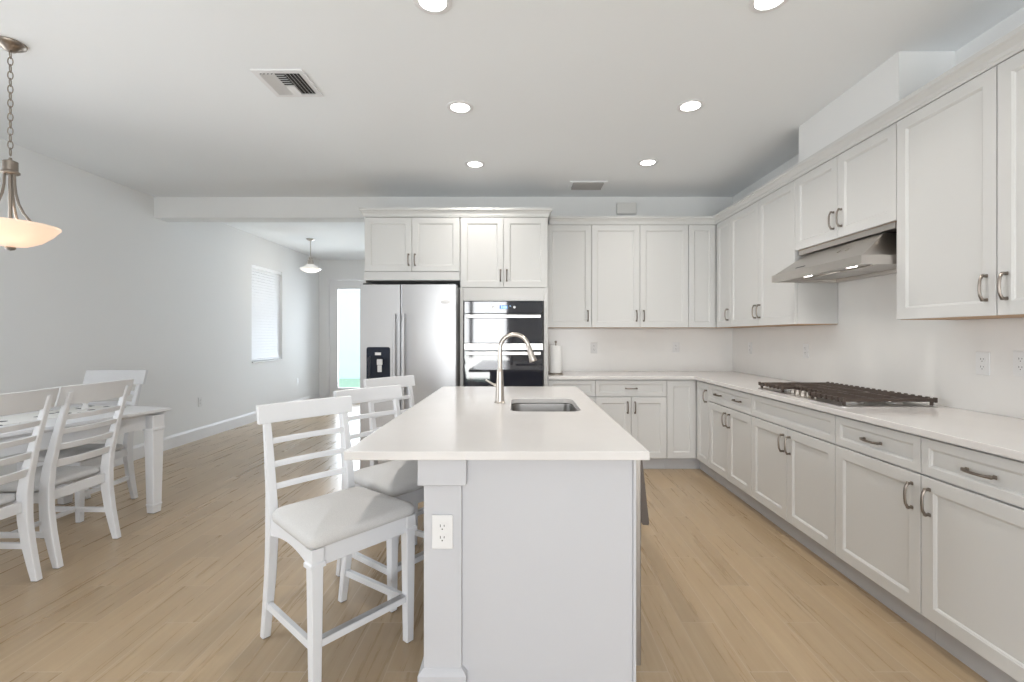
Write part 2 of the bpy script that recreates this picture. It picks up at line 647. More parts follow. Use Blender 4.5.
# rear glass door and added window
rd = struct(MB().plate([(RX0, 0.001), (RX1, 0.001), (RX1, RZ), (RX0, RZ)],
                       [[(RX0 + 0.06, 0.09), (RX0 + 0.44, 0.09), (RX0 + 0.44, RZ - 0.07), (RX0 + 0.06, RZ - 0.07)], [(RX0 + 0.54, 0.09), (RX1 - 0.06, 0.09), (RX1 - 0.06, RZ - 0.07), (RX0 + 0.54, RZ - 0.07)]],
                       YR - 0.09, YR - 0.04, xz).build('door_2', M['trim']))
MB().box((RX0 + 0.06, YR - 0.070, 0.09), (RX0 + 0.44, YR - 0.062, RZ - 0.07)).build('pane', M['glass'], rd)
MB().box((RX0 + 0.54, YR - 0.070, 0.09), (RX1 - 0.06, YR - 0.062, RZ - 0.07)).build('pane', M['glass'], rd)
w3 = struct(MB().plate([(0.75, 0.4), (2.15, 0.4), (2.15, 2.3), (0.75, 2.3)], [[(0.80, 0.45), (2.10, 0.45), (2.10, 1.36), (0.80, 1.36)], [(0.80, 1.41), (2.10, 1.41), (2.10, 2.25), (0.80, 2.25)]], YR - 0.09, YR - 0.04, xz).build('added_window_3', M['trim']))  # unseen window, added to let more light in from behind
MB().box((0.80, YR - 0.070, 0.45), (2.10, YR - 0.062, 1.36)).build('pane', M['glass'], w3)
MB().box((0.80, YR - 0.070, 1.41), (2.10, YR - 0.062, 2.25)).build('pane', M['glass'], w3)

# blind window in the left wall
w = struct(MB().plate([(WY0, WZ0), (WY1, WZ0), (WY1, WZ1), (WY0, WZ1)],
                      [[(WY0 + 0.045, WZ0 + 0.05), (WY1 - 0.045, WZ0 + 0.05), (WY1 - 0.045, 1.62), (WY0 + 0.045, 1.62)],
                       [(WY0 + 0.045, 1.66), (WY1 - 0.045, 1.66), (WY1 - 0.045, WZ1 - 0.05), (WY0 + 0.045, WZ1 - 0.05)]],
                      XL - 0.12, XL - 0.085, yz).build('window_1', M['trim']))
MB().box((XL - 0.106, WY0 + 0.045, WZ0 + 0.05), (XL - 0.100, WY1 - 0.045, 1.62)).build('pane', M['glass'], w)
MB().box((XL - 0.106, WY0 + 0.045, 1.66), (XL - 0.100, WY1 - 0.045, WZ1 - 0.05)).build('pane', M['glass'], w)
MB().box((XL - 0.08, WY0 + 0.003, WZ0 + 0.001), (XL + 0.022, WY1 - 0.003, WZ0 + 0.022), 0.004).build('window_sill', M['trim'], w)
w2 = struct(MB().plate([(0.5, 0.3), (3.0, 0.3), (3.0, 2.4), (0.5, 2.4)],  # window added out of view to let light in from the left
                       [[(0.55, 0.35), (1.72, 0.35), (1.72, 2.35), (0.55, 2.35)], [(1.78, 0.35), (2.95, 0.35), (2.95, 2.35), (1.78, 2.35)]],
                       XL - 0.12, XL - 0.08, yz).build('added_window_2', M['trim']))
MB().box((XL - 0.103, 0.55, 0.35), (XL - 0.097, 1.72, 2.35)).build('pane', M['glass'], w2)
MB().box((XL - 0.103, 1.78, 0.35), (XL - 0.097, 2.95, 2.35)).build('pane', M['glass'], w2)
bl = thing('window_blind', 'closed white slatted blind in the window on the left wall', 'blind', (XL - 0.035, (WY0 + WY1) / 2, WZ1))
M['blind'].node_tree.nodes['Principled BSDF'].inputs['Base Color'].default_value = (0.93, 0.94, 0.96, 1)
hw = (WY1 - WY0) / 2 - 0.012
MB().box((-0.028, -hw, -0.052), (0.028, hw, -0.002), 0.003).build('head_rail', M['blind'], bl)
sl = MB()
nsl = 31
for k in range(nsl):
    zc = -0.078 - k * 0.0445
    mx = Matrix.Translation((0, 0, zc)) @ Matrix.Rotation(radians(66), 4, 'Y')
    sl.box((-0.025, -hw + 0.004, -0.0014), (0.025, hw - 0.004, 0.0014), mx=mx)
sl.build('slats', M['blind'], bl)
MB().box((-0.024, -hw + 0.004, -1.462), (0.024, hw - 0.004, -1.442), 0.003).build('bottom_rail', M['blind'], bl)

# outside
struct(MB().box((-40, 9.55, -0.16), (40, 60, -0.12)).build('ground', M['grass']))
struct(MB().box((-40, -60, -0.16), (40, -3.70, -0.12)).build('ground_rear', M['grass']))
hs = thing('neighbour_house', 'pale blue building wall seen through the patio door glass', 'building', (-5, 15.5, -0.12))
MB().box((-7, 0, 0), (9, 0.3, 5)).build('wall', M['stucco'], hs)
MB().box((-7.2, -0.45, 5), (9.2, 0.5, 5.2)).build('eave', M['trim'], hs)


# ------------------------------------------------------------------ cabinet building
def door_panel(mb, x0, x1, z0, z1, rail=0.057, t=0.020):
    """shaker front in local space: front face at y=0, back at y=t"""
    b = 0.0015
    def ring(i, y):
        return [Vector((x0 + i, y, z0 + i)), Vector((x1 - i, y, z0 + i)), Vector((x1 - i, y, z1 - i)), Vector((x0 + i, y, z1 - i))]
    mb.rings([ring(0, t), ring(0, b), ring(b, 0), ring(rail, 0), ring(rail + 0.003, 0.003), ring(rail + 0.006, 0.0042), ring(rail + 0.010, 0.0095)])
    return mb


def handle_mesh():
    m = MB()
    L = 0.052
    pts = [(0, 0, -L), (0, -0.012, -L), (0, -0.021, -L + 0.001), (0, -0.0265, -L + 0.012)]
    pts += [(0, -0.0265 - 0.006 * cos(a), L * 0.77 * sin(a)) for a in [radians(x) for x in (-70, -45, -20, 0, 20, 45, 70)]]
    pts += [(0, -0.0265, L - 0.012), (0, -0.021, L - 0.001), (0, -0.012, L), (0, 0, L)]
    m.tube(pts, [0.0072, 0.0062, 0.0064, 0.006] + [0.0056] * 7 + [0.006, 0.0064, 0.0062, 0.0072], 8)
    for s in (-1, 1):
        m.box((-0.0075, -0.004, s * L - 0.0075), (0.0075, 0, s * L + 0.0075), 0.0015)
        m.box((-0.0065, -0.024, s * L - 0.0065), (0.0065, -0.014, s * L + 0.0065), 0.002)
    o = m.build('handle', M['pull'], smooth=40)
    me = o.data
    bpy.data.objects.remove(o)
    return me


HM = handle_mesh()


def handle(parent, x, z, horiz=False):
    o = bpy.data.objects.new('handle', HM)
    S.collection.objects.link(o)
    o.parent = parent
    o.location = (x, 0, z)
    if horiz:
        o.rotation_euler = (0, pi / 2, 0)
    return o


G = 0.0022  # half gap


def front(kind, root, x0, x1, z0, z1, hnd=None, rail=0.057):
    """a door or drawer front on a cabinet root; hnd = list of (x, z, horizontal)"""
    m = MB()
    door_panel(m, x0 + G, x1 - G, z0 + G, z1 - G, rail)
    o = m.build(kind, M['cabinet'], root)
    for h in (hnd or []):
        handle(o, *h)
    return o


def base_cabinet(label, loc, rz, w, doors, drawer, group):
    """doors: list of (x0,x1,handle_x); drawer: None or list of handle x ([] = false front); local front y=0"""
    r = thing('base_cabinet', label, 'cabinet', loc, rz, group)
    MB().box((0.0006, 0.021, 0.112), (w - 0.0006, 0.618, 0.882)).build('carcass', M['cabinet'], r)
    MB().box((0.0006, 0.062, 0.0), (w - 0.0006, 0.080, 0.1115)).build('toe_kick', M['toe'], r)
    top = 0.872
    if drawer is not None:
        front('drawer', r, 0, w, 0.716, top, [(x, 0.794, True) for x in drawer], 0.036)
        top = 0.712
    for x0, x1, hx in doors:
        front('door', r, x0, x1, 0.117, top, [(hx, top - 0.102 if drawer is not None else 0.752, False)] if hx is not None else None)
    return r


GB = 'white shaker base cabinets'
GU = 'white shaker wall cabinets'
FY, FX = 4.49, 1.70
base_cabinet('white base cabinet next to the oven tower, mostly hidden by the island, below paper towel', (0.272, FY, 0), 0, 0.457, [(0, 0.457, 0.415)], [0.228], GB)
base_cabinet('white base cabinet on the back wall with one wide drawer over two doors', (0.729, FY, 0), 0, 0.690, [(0, 0.345, 0.309), (0.345, 0.690, 0.381)], [0.345], GB)
RZ_ = -pi / 2
base_cabinet('white base cabinet with two pulls on its one drawer, left of the cooktop', (FX, 4.19, 0), RZ_, 0.772, [(0, 0.386, 0.350), (0.386, 0.772, 0.422)], [0.21, 0.562], GB)
base_cabinet('white base cabinet below the gas cooktop, blank drawer front without pull', (FX, 3.418, 0), RZ_, 0.909, [(0, 0.4545, 0.418), (0.4545, 0.909, 0.491)], [], GB)
base_cabinet('white base cabinet with single door, pull at its right edge, right of the cooktop', (FX, 2.509, 0), RZ_, 0.536, [(0, 0.536, 0.493)], [0.268], GB)
base_cabinet('white base cabinet at the right edge of the picture, pull at its left edge', (FX, 1.973, 0), RZ_, 0.518, [(0, 0.518, 0.043)], [0.259], GB)

# corner base cabinet (L shaped)
cb = thing('corner_base_cabinet', 'white L-shaped base cabinet in the far right corner, two full height doors', 'cabinet', (1.420, FY, 0), 0, GB)
X0 = 1.420
MB().prism([(0.0, 0.021), (FX + 0.021 - X0, 0.021), (FX + 0.021 - X0, 4.191 - FY), (2.318 - X0, 4.191 - FY), (2.318 - X0, 0.618), (0.0, 0.618)], 0.112, 0.882).build('carcass', M['cabinet'], cb)
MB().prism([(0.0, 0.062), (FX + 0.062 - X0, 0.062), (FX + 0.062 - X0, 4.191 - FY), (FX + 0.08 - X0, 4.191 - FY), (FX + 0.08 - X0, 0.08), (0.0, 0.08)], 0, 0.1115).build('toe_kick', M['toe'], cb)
front('door', cb, 0.0, FX - X0, 0.117, 0.872)
m = MB()
door_panel(m, G, 0.278 - G, 0.117 + G, 0.872 - G)
d = m.build('door', M['cabinet'], cb, loc=(FX - X0, -0.021, 0), rot=(0, 0, RZ_))
handle(d, 0.236, 0.752)

# L-shaped counter along both walls
MBc = MB()
MBc.prism([(0.272, 4.458), (1.668, 4.458), (1.668, 1.435), (2.3495, 1.435), (2.3495, 5.1295), (0.272, 5.1295)], 0.884, 0.914)
ct = MBc.build('countertop', M['quartz'])
bv = ct.modifiers.new('edge', 'BEVEL')
bv.width = 0.003
bv.segments = 2
tag(ct, 'white quartz counter running along the back and right walls in an L', 'countertop')

# backsplash slabs
struct(MB().box((0.272, YB - 0.012, 0.9145), (XR - 0.012, YB - 0.0005, 1.3845)).build('trim_3', M['splash']), 'white quartz backsplash slab on the back wall')
struct(MB().plate([(1.44, 0.9145), (YB - 0.0005, 0.9145), (YB - 0.0005, 1.3845), (3.416, 1.3845), (3.416, 1.918), (2.496, 1.918), (2.496, 1.3845), (1.44, 1.3845)], [], XR - 0.012, XR - 0.0005, yz).build('trim_4', M['splash']), 'white quartz backsplash slab on the right wall behind the cooktop')


def wall_cabinet(label, loc, rz, w, doors, z0=1.386, z1=2.449, depth=0.308):
    r = thing('wall_cabinet', label, 'cabinet', loc, rz, GU)
    MB().box((0.0006, 0.021, z0 + 0.004), (w - 0.0006, depth, z1)).build('carcass', M['cabinet'], r)
    MB().box((0.002, 0.022, z0), (w - 0.002, depth, z0 + 0.0039)).build('underside', M['wood_under'], r)
    for x0, x1, hx in doors:
        front('door', r, x0, x1, z0, z1, [(hx, z0 + 0.122, False)] if hx is not None else None)
    return r


UY, UX = 4.80, 2.02
wall_cabinet('narrow white wall cabinet with one door, beside the oven tower', (0.272, UY, 0), 0, 0.466, [(0, 0.466, 0.428)], depth=0.328)
wall_cabinet('white wall cabinet with two tall doors on the back wall', (0.738, UY, 0), 0, 1.001, [(0, 0.5005, 0.463), (0.5005, 1.001, 0.538)], depth=0.328)
wall_cabinet('tall white double-door wall cabinet directly left of the hood', (UX, 4.470, 0), RZ_, 1.052, [(0, 0.524, 0.490), (0.524, 1.052, 0.558)], depth=0.317)
wall_cabinet('short white double-door wall cabinet directly above the hood', (UX, 3.418, 0), RZ_, 0.921, [(0, 0.4605, 0.424), (0.4605, 0.921, 0.497)], z0=1.922, depth=0.328)
wall_cabinet('large white double-door wall cabinet right of the hood, cut by the picture edge', (UX, 2.497, 0), RZ_, 1.052, [(0, 0.526, 0.484), (0.526, 1.052, 0.568)], depth=0.317)
# corner wall cabinet
cu = thing('corner_wall_cabinet', 'white L-shaped wall cabinet in the corner, one narrow door on each side', 'cabinet', (1.7395, UY, 0), 0, GU)
X1 = 1.7395
Lp = [(0.0006, 0.021), (UX + 0.021 - X1, 0.021), (UX + 0.021 - X1, 4.471 - UY), (2.336 - X1, 4.471 - UY), (2.336 - X1, 0.317), (0.0006, 0.317)]
MB().prism(Lp, 1.390, 2.449).build('carcass', M['cabinet'], cu)
MB().prism(Lp, 1.386, 1.3899).build('underside', M['wood_under'], cu)
front('door', cu, 0.0, UX - X1, 1.386, 2.449)
m = MB()
door_panel(m, G, 0.309 - G, 1.386 + G, 2.449 - G)
d = m.build('door', M['cabinet'], cu, loc=(UX - X1, -0.021, 0), rot=(0, 0, RZ_))
handle(d, 0.268, 1.508)


def crown(name, path, label, z0=2.4495):
    """path: list of 2D points, room side on the right of travel direction"""
    prof = [(-0.02, 0.0), (0.004, 0.0), (0.006, 0.012), (0.010, 0.016), (0.012, 0.030), (0.028, 0.052), (0.034, 0.056), (0.038, 0.060), (0.038, 0.080), (-0.02, 0.080)]
    rings = []
    P = [Vector((*p, 0)) for p in path]
    for i, p in enumerate(P):
        ns = []
        if i > 0:
            t = (P[i] - P[i - 1]).normalized()
            ns.append(Vector((t.y, -t.x, 0)))
        if i < len(P) - 1:
            t = (P[i + 1] - P[i]).normalized()
            ns.append(Vector((t.y, -t.x, 0)))
        nn = sum(ns, Vector())
        nn.normalize()
        nn /= nn.dot(ns[0])
        rings.append([p + nn * u + Vector((0, 0, z0 + z)) for u, z in prof])
    o = MB().rings(rings).build(name, M['cabinet'])
    return tag(o, label, 'molding')


mb = None
crown('crown_molding', [(0.312, UY), (UX, UY), (UX, 1.445)], 'white crown molding along the tops of the wall cabinets')
crown('crown_molding', [(-1.507, 5.125), (-1.507, FY), (0.270, FY), (0.270, 5.125)], 'white crown molding over the fridge and oven tower')

# tall tower: fridge cabinet and oven cabinet
r = thing('fridge_cabinet', 'white two-door cabinet above the refrigerator with a full height side panel', 'cabinet', (-1.507, FY, 0), 0)
MB().box((0, 0.021, 1.838), (0.926, 0.635, 2.449)).build('carcass', M['cabinet'], r)
MB().box((0, 0.0, 0), (0.018, 0.635, 1.8375)).build('side_panel', M['cabinet'], r)
MB().box((0.003, 0.004, 1.838), (0.923, 0.0205, 1.918), 0.001).build('filler_panel', M['cabinet'], r)
front('door', r, 0.004, 0.463, 1.922, 2.447, [(0.432, 2.035, False)])
front('door', r, 0.463, 0.922, 1.922, 2.447, [(0.494, 2.035, False)])
r = thing('oven_cabinet', 'tall white cabinet tower housing the double oven', 'cabinet', (-0.580, FY, 0), 0)
MB().box((0, 0.0, 0), (0.032, 0.635, 1.7655), 0.001).build('side_panel', M['cabinet'], r)
MB().box((0.810, 0.0, 0), (0.850, 0.635, 1.7655), 0.001).build('side_panel', M['cabinet'], r)
MB().box((0.0, 0.021, 1.766), (0.850, 0.635, 2.449)).build('carcass', M['cabinet'], r)
MB().box((0.033, 0.002, 1.640), (0.809, 0.0215, 1.764), 0.001).build('filler_panel', M['cabinet'], r)
MB().box((0.033, 0.002, 0.112), (0.809, 0.635, 0.435), 0.001).build('lower_carcass', M['cabinet'], r)
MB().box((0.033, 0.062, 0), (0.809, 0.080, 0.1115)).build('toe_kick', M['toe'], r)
front('door', r, 0.006, 0.4215, 1.768, 2.447, [(0.391, 1.885, False)])
front('door', r, 0.4215, 0.844, 1.768, 2.447, [(0.452, 1.885, False)])

# ------------------------------------------------------------------ double oven
ov = thing('double_oven', 'black glass and stainless double wall oven built into the white tower', 'oven', (-0.157, FY, 0), 0)
hw = 0.378
MB().box((-0.37, 0.001, 0.437), (0.37, 0.58, 1.634)).build('oven_body', M['steel_dark'], ov)
cp = MB().box((-hw, -0.022, 1.518), (hw, 0.0, 1.632), 0.002).build('control_panel', M['blackglass'], ov)
MB().box((-0.038, -0.0226, 1.560), (0.038, -0.0221, 1.594)).build('display', M['displaybg'], cp)


def text_mesh(body, size, mtl, parent, loc, rot, name='digits', align='CENTER'):
    cu_ = bpy.data.curves.new('t', 'FONT')
    cu_.body = body
    cu_.size = size
    cu_.align_x = align
    cu_.extrude = 0.0003
    to = bpy.data.objects.new('t', cu_)
    S.collection.objects.link(to)
    dg = bpy.context.evaluated_depsgraph_get()
    me = bpy.data.meshes.new_from_object(to.evaluated_get(dg))
    bpy.data.objects.remove(to)
    me.materials.clear()
    me.materials.append(mtl)
    o = bpy.data.objects.new(name, me)
    S.collection.objects.link(o)
    o.parent = parent
    o.location = loc
    o.rotation_euler = rot
    return o


text_mesh('3:00', 0.034, M['display'], cp, (0, -0.0230, 1.565), (pi / 2, 0, 0))
for sx in (-0.103, 0.103):
    mm = MB().lathe([(0.0, 0.002), (0.012, 0.002), (0.012, 0.0)], 16)
    o = mm.build('control_button', M['white_plastic'], cp, loc=(sx, -0.0222, 1.577), rot=(pi / 2, 0, 0))
for sx in (-0.071, 0.062):
    MB().box((sx - 0.004, -0.0226, 1.586), (sx + 0.004, -0.0221, 1.590)).build('indicator', M['display'], cp)


def oven_door(z0, z1, hz):
    dd = MB().box((-hw, -0.038, z0), (hw, 0.0, z1), 0.003).build('oven_door', M['blackglass'], ov)
    m_ = MB()
    m_.box((-0.355, -0.085, hz - 0.016), (0.355, -0.065, hz + 0.016), 0.004, 2)
    for s in (-0.335, 0.335):
        m_.box((s - 0.010, -0.066, hz - 0.012), (s + 0.010, -0.0385, hz + 0.012), 0.002)
    m_.build('handle', M['steel_h'], dd)
    return dd


oven_door(1.232, 1.514, 1.487)
MB().box((-hw, -0.034, 1.166), (hw, 0.0, 1.229), 0.002).build('trim_strip', M['steel_h'], ov)
oven_door(0.52, 1.163, 1.135)
MB().box((-hw, -0.034, 0.442), (hw, 0.0, 0.517), 0.002).build('vent_strip', M['steel_h'], ov)

# ------------------------------------------------------------------ fridge
fr = thing('refrigerator', 'stainless side-by-side refrigerator with dark water dispenser in the left door', 'refrigerator', (-1.034, 4.30, 0), 0)
MB().box((-0.448, 0.072, 0.03), (0.448, 0.80, 1.757), 0.004).build('fridge_body', M['steel_dark'], fr)
m = MB()
for sx in (-0.38, 0.38):
    for sy in (0.14, 0.72):
        m.lathe([(0.02, 0), (0.02, 0.03)], 12, (sx, sy, 0), cap=True)
m.build('foot', M['black'], fr)


def fridge_door(x0, x1, name='door'):
    m_ = MB()
    prof = rrect(x0, 0.0, x1, 0.069, 0.014, 4)
    m_.prism(prof, 0.062, 1.777)
    return m_


SPLIT = -0.073
DPX0, DPX1, DPZ0, DPZ1 = -0.384, -0.166, 0.835, 1.198
# left door as slab with a hole for the dispenser recess
m = MB()
m.plate([(-0.449, 0.062), (SPLIT - 0.003, 0.062), (SPLIT - 0.003, 1.777), (-0.449, 1.777)], [rrect(DPX0 + 0.012, DPZ0 + 0.012, DPX1 - 0.012, DPZ1 - 0.085, 0.02, 4)], 0.010, 0.069, xz)
m.plate([(-0.449 + 0.007, 0.066), (SPLIT - 0.009, 0.066), (SPLIT - 0.009, 1.773), (-0.449 + 0.007, 1.773)], [rrect(DPX0 + 0.012, DPZ0 + 0.012, DPX1 - 0.012, DPZ1 - 0.085, 0.02, 4)], 0.0, 0.0105, xz)
fd = m.build('freezer_door', M['steel'], fr)
m = MB()
m.plate(rrect(DPX0, DPZ0, DPX1, DPZ1, 0.02, 4), [rrect(DPX0 + 0.014, DPZ0 + 0.014, DPX1 - 0.014, DPZ1 - 0.088, 0.018, 4)], -0.006, -0.0004, xz)
disp = m.build('dispenser', M['darkpanel'], fd)
MB().box((DPX0 + 0.013, 0.058, DPZ0 + 0.013), (DPX1 - 0.013, 0.066, DPZ1 - 0.086)).build('recess', M['darkpanel'], disp)
MB().box((-0.305, -0.0075, 1.123), (-0.250, -0.0062, 1.148)).build('control_label', M['white_plastic'], disp)
m = MB()
m.box((-0.295, 0.012, 1.03), (-0.245, 0.030, 1.085), 0.004)
m.box((-0.290, 0.014, 0.965), (-0.250, 0.022, 1.028), 0.003)
m.build('paddle', M['white_plastic'], disp)
MB().box((DPX0 + 0.02, 0.004, DPZ0 + 0.016), (DPX1 - 0.02, 0.057, DPZ0 + 0.026), 0.002).build('drip_tray', M['black'], disp)
fd2 = fridge_door(SPLIT + 0.003, 0.449).build('fridge_door', M['steel'], fr, smooth=30)
m = MB()
n_ = 24
rr = [[Vector((0.345 + a * cos(2 * pi * k / n_), yy, 1.615 + b_ * sin(2 * pi * k / n_))) for k in range(n_)] for a, b_, yy in ((0.046, 0.020, -0.0003), (0.046, 0.020, -0.0025), (0.040, 0.016, -0.0035))]
m.rings(rr)
m.build('badge', M['trim'], fd2)


def fridge_handle(x, parent):
    m_ = MB()
    z0_, z1_ = 0.42, 1.505
    rings = []
    for k in range(17):
        t = k / 16
        z = z0_ + (z1_ - z0_) * t
        y = -0.052 - 0.010 * sin(pi * t)
        rings.append([Vector((x + a, y + b_, z)) for a, b_ in [(-0.013, 0.006), (-0.013, -0.002), (-0.008, -0.008), (0.008, -0.008), (0.013, -0.002), (0.013, 0.006), (0.008, 0.010), (-0.008, 0.010)]])
    m_.rings(rings)
    for z in (z0_ + 0.03, z1_ - 0.03):
        m_.box((x - 0.011, -0.05, z - 0.022), (x + 0.011, -0.0004, z + 0.022), 0.003)
    m_.build('handle', M['steel'], parent, smooth=50)


fridge_handle(SPLIT - 0.042, fd)
fridge_handle(SPLIT + 0.042, fd2)
MB().box((-0.44, 0.02, 0.03), (0.44, 0.071, 0.058), 0.002).build('kick_grille', M['black'], fr)
for s in (-0.40, 0.40):
    MB().box((s - 0.03, 0.03, 1.7775), (s + 0.03, 0.16, 1.792), 0.003).build('hinge_cover', M['black'], fr)

# ------------------------------------------------------------------ island
isl = thing('kitchen_island', 'large white island with corner pilasters and overhang, carrying the sink', 'kitchen island', (0.03, 1.60, 0), 0)
# local coords: x from -0.36 .. 0.375, y from 0 .. 1.92
BX0, BX1 = -0.361, 0.372
L_ = 1.925
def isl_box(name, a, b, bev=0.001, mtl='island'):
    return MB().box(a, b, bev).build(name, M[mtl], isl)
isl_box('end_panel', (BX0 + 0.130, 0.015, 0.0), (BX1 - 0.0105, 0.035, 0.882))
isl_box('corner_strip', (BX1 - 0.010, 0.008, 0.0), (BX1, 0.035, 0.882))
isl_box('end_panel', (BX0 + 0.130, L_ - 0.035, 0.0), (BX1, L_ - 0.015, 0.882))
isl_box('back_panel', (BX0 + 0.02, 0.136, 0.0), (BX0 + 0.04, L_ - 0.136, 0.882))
for y0 in (0.0, L_ - 0.135):
    m = MB()
    m.box((BX0, y0, 0.0), (BX0 + 0.1295, y0 + 0.135, 0.882), 0.001)
    pil = m.build('pilaster', M['island'], isl)
    m = MB()
    m.box((BX0 - 0.018, y0 - 0.018, 0.790), (BX0 + 0.1475, y0 + 0.150, 0.8825), 0.002)
    m.build('pilaster_cap', M['island'], pil)
    m = MB()
    m.box((BX0 - 0.018, y0 - 0.018, 0.0), (BX0 + 0.1475, y0 + 0.150, 0.140), 0.001)
    m.rings([[Vector((BX0 - a, y0 - a, z)), Vector((BX0 + 0.1295 + a, y0 - a, z)), Vector((BX0 + 0.1295 + a, y0 + 0.132 + a, z)), Vector((BX0 - a, y0 + 0.132 + a, z))] for a, z in ((0.018, 0.140), (0.010, 0.150), (0.001, 0.158))])
    m.build('pilaster_base', M['island'], pil)
isl_box('baseboard', (BX0 + 0.004, 0.152, 0.0), (BX0 + 0.0195, L_ - 0.153, 0.14))
# aisle side fronts (right side), facing +x
isl_box('carcass', (BX1 - 0.06, 0.665, 0.112), (BX1 - 0.021, L_ - 0.036, 0.882))
isl_box('toe_kick', (BX1 - 0.09, 0.665, 0.0), (BX1 - 0.075, L_ - 0.036, 0.111), 0, 'toe')
for y0, y1, hy in ((0.668, 1.075, 1.04), (1.075, 1.482, 1.11), (1.482, 1.888, 1.52)):
    m = MB()
    door_panel(m, G, (y1 - y0) - G, 0.117, 0.872)
    d = m.build('door', M['cabinet'], isl, loc=(BX1, y0, 0), rot=(0, 0, pi / 2))
    handle(d, hy - y0, 0.76)

# island worktop with sink cut-out
SX0, SX1, SY0, SY1 = -0.05, 0.318, 2.38, 2.88
m = MB()
m.plate([(-0.590, 1.554), (0.434, 1.554), (0.434, 3.560), (-0.590, 3.560)], [rrect(SX0, SY0, SX1, SY1, 0.06, 8)], 0.884, 0.914)
it = m.build('island_countertop', M['quartz'])
bv = it.modifiers.new('edge', 'BEVEL')
bv.width = 0.003
bv.segments = 2
bv.limit_method = 'ANGLE'
tag(it, 'white quartz slab on top of the island with a sink cut-out', 'countertop')

# sink bowl
sk = thing('sink', 'stainless undermount sink set in the island counter', 'sink', ((SX0 + SX1) / 2, (SY0 + SY1) / 2, 0.66))
a, b_ = (SX1 - SX0) / 2, (SY1 - SY0) / 2
rings = []
for off, z, rad in ((0.03, 0.221, 0.07), (-0.003, 0.221, 0.058), (-0.004, 0.215, 0.058), (-0.006, 0.05, 0.055), (-0.016, 0.018, 0.05), (-0.05, 0.006, 0.04), (-0.12, 0.003, 0.02)):
    rings.append([Vector((x, y, z)) for x, y in rrect(-a - off, -b_ - off, a + off, b_ + off, rad, 8)])
m = MB()
m.rings(rings, cap=False)
vs = [m.bm.verts.new(p) for p in rings[-1]]
m.bm.faces.new(vs)
o = m.build('bowl', mat('sink_steel', (0.34, 0.33, 0.32), 0.36, 1.0), sk, smooth=50)
so = o.modifiers.new('thick', 'SOLIDIFY')
so.thickness = 0.0015
so.offset = -1
MB().lathe([(0.0, 0.008), (0.025, 0.007), (0.040, 0.009), (0.045, 0.006), (0.045, 0.0032)], 24).build('drain', M['nickel'], sk, smooth=40)

# faucet
fc = thing('faucet', 'brushed nickel gooseneck pull-down faucet beside the island sink', 'faucet', (-0.116, 2.69, 0.9142), radians(-4))
m = MB()
m.lathe([(0.0, 0), (0.033, 0), (0.033, 0.004), (0.0265, 0.010), (0.0245, 0.03), (0.0225, 0.10), (0.0195, 0.16), (0.0185, 0.185), (0.0155, 0.195), (0.0, 0.195)], 24)
m.build('body', M['nickel'], fc, smooth=40)
R = 0.083
pts = [(0, 0, 0.19), (0, 0, 0.24), (0, 0, 0.285), (0, 0, 0.312)]
for k in range(1, 15):
    t = radians(180 - k * 12.0)
    pts.append((R + R * cos(t), 0, 0.312 + R * sin(t)))
m = MB()
m.tube(pts, [0.0125] * len(pts), 14)
m.build('spout', M['nickel'], fc, smooth=40)
e = Vector(pts[-1])
tdir = (Vector(pts[-1]) - Vector(pts[-2])).normalized()
m = MB()
m.tube([e, e + tdir * 0.006, e + tdir * 0.03, e + tdir * 0.072, e + tdir * 0.092, e + tdir * 0.096], [0.0125, 0.0155, 0.0165, 0.0205, 0.0235, 0.021], 16)
m.build('spray_head', M['nickel'], fc, smooth=40)
m = MB()
m.tube([(-0.016, 0, 0.098), (-0.034, 0, 0.102)], 0.011, 12)
m.tube([(-0.030, 0, 0.103), (-0.045, 0, 0.110), (-0.082, 0, 0.132)], [0.0065, 0.0055, 0.0045], 10)
m.build('lever', M['nickel'], fc, smooth=40)

# dishwasher in the island's aisle side, seen edge-on
dw = thing('dishwasher', 'stainless dishwasher in the right side of the island, seen edge-on', 'dishwasher', (0.03 + BX1, 1.94, 0))
MB().box((-0.50, -0.298, 0.10), (-0.002, 0.298, 0.872)).build('tub', M['steel_dark'], dw)
dd = MB().box((-0.001, -0.299, 0.135), (0.026, 0.299, 0.874), 0.003).build('door', mat('dishwasher_steel', (0.33, 0.31, 0.29), 0.42, 1.0), dw)
m = MB()
m.prism([(0.0262, 0.868), (0.030, 0.868), (0.055, 0.640), (0.053, 0.630), (0.032, 0.632), (0.0262, 0.650)], -0.295, 0.295, Matrix(((1, 0, 0, 0), (0, 0, 1, 0), (0, 1, 0, 0), (0, 0, 0, 1))))
m.build('handle_panel', mat('dark_bronze_steel', (0.09, 0.075, 0.065), 0.4, 0.5), dd)
MB().box((-0.05, -0.295, 0.0), (-0.035, 0.295, 0.0995)).build('toe_kick', M['black'], dw)

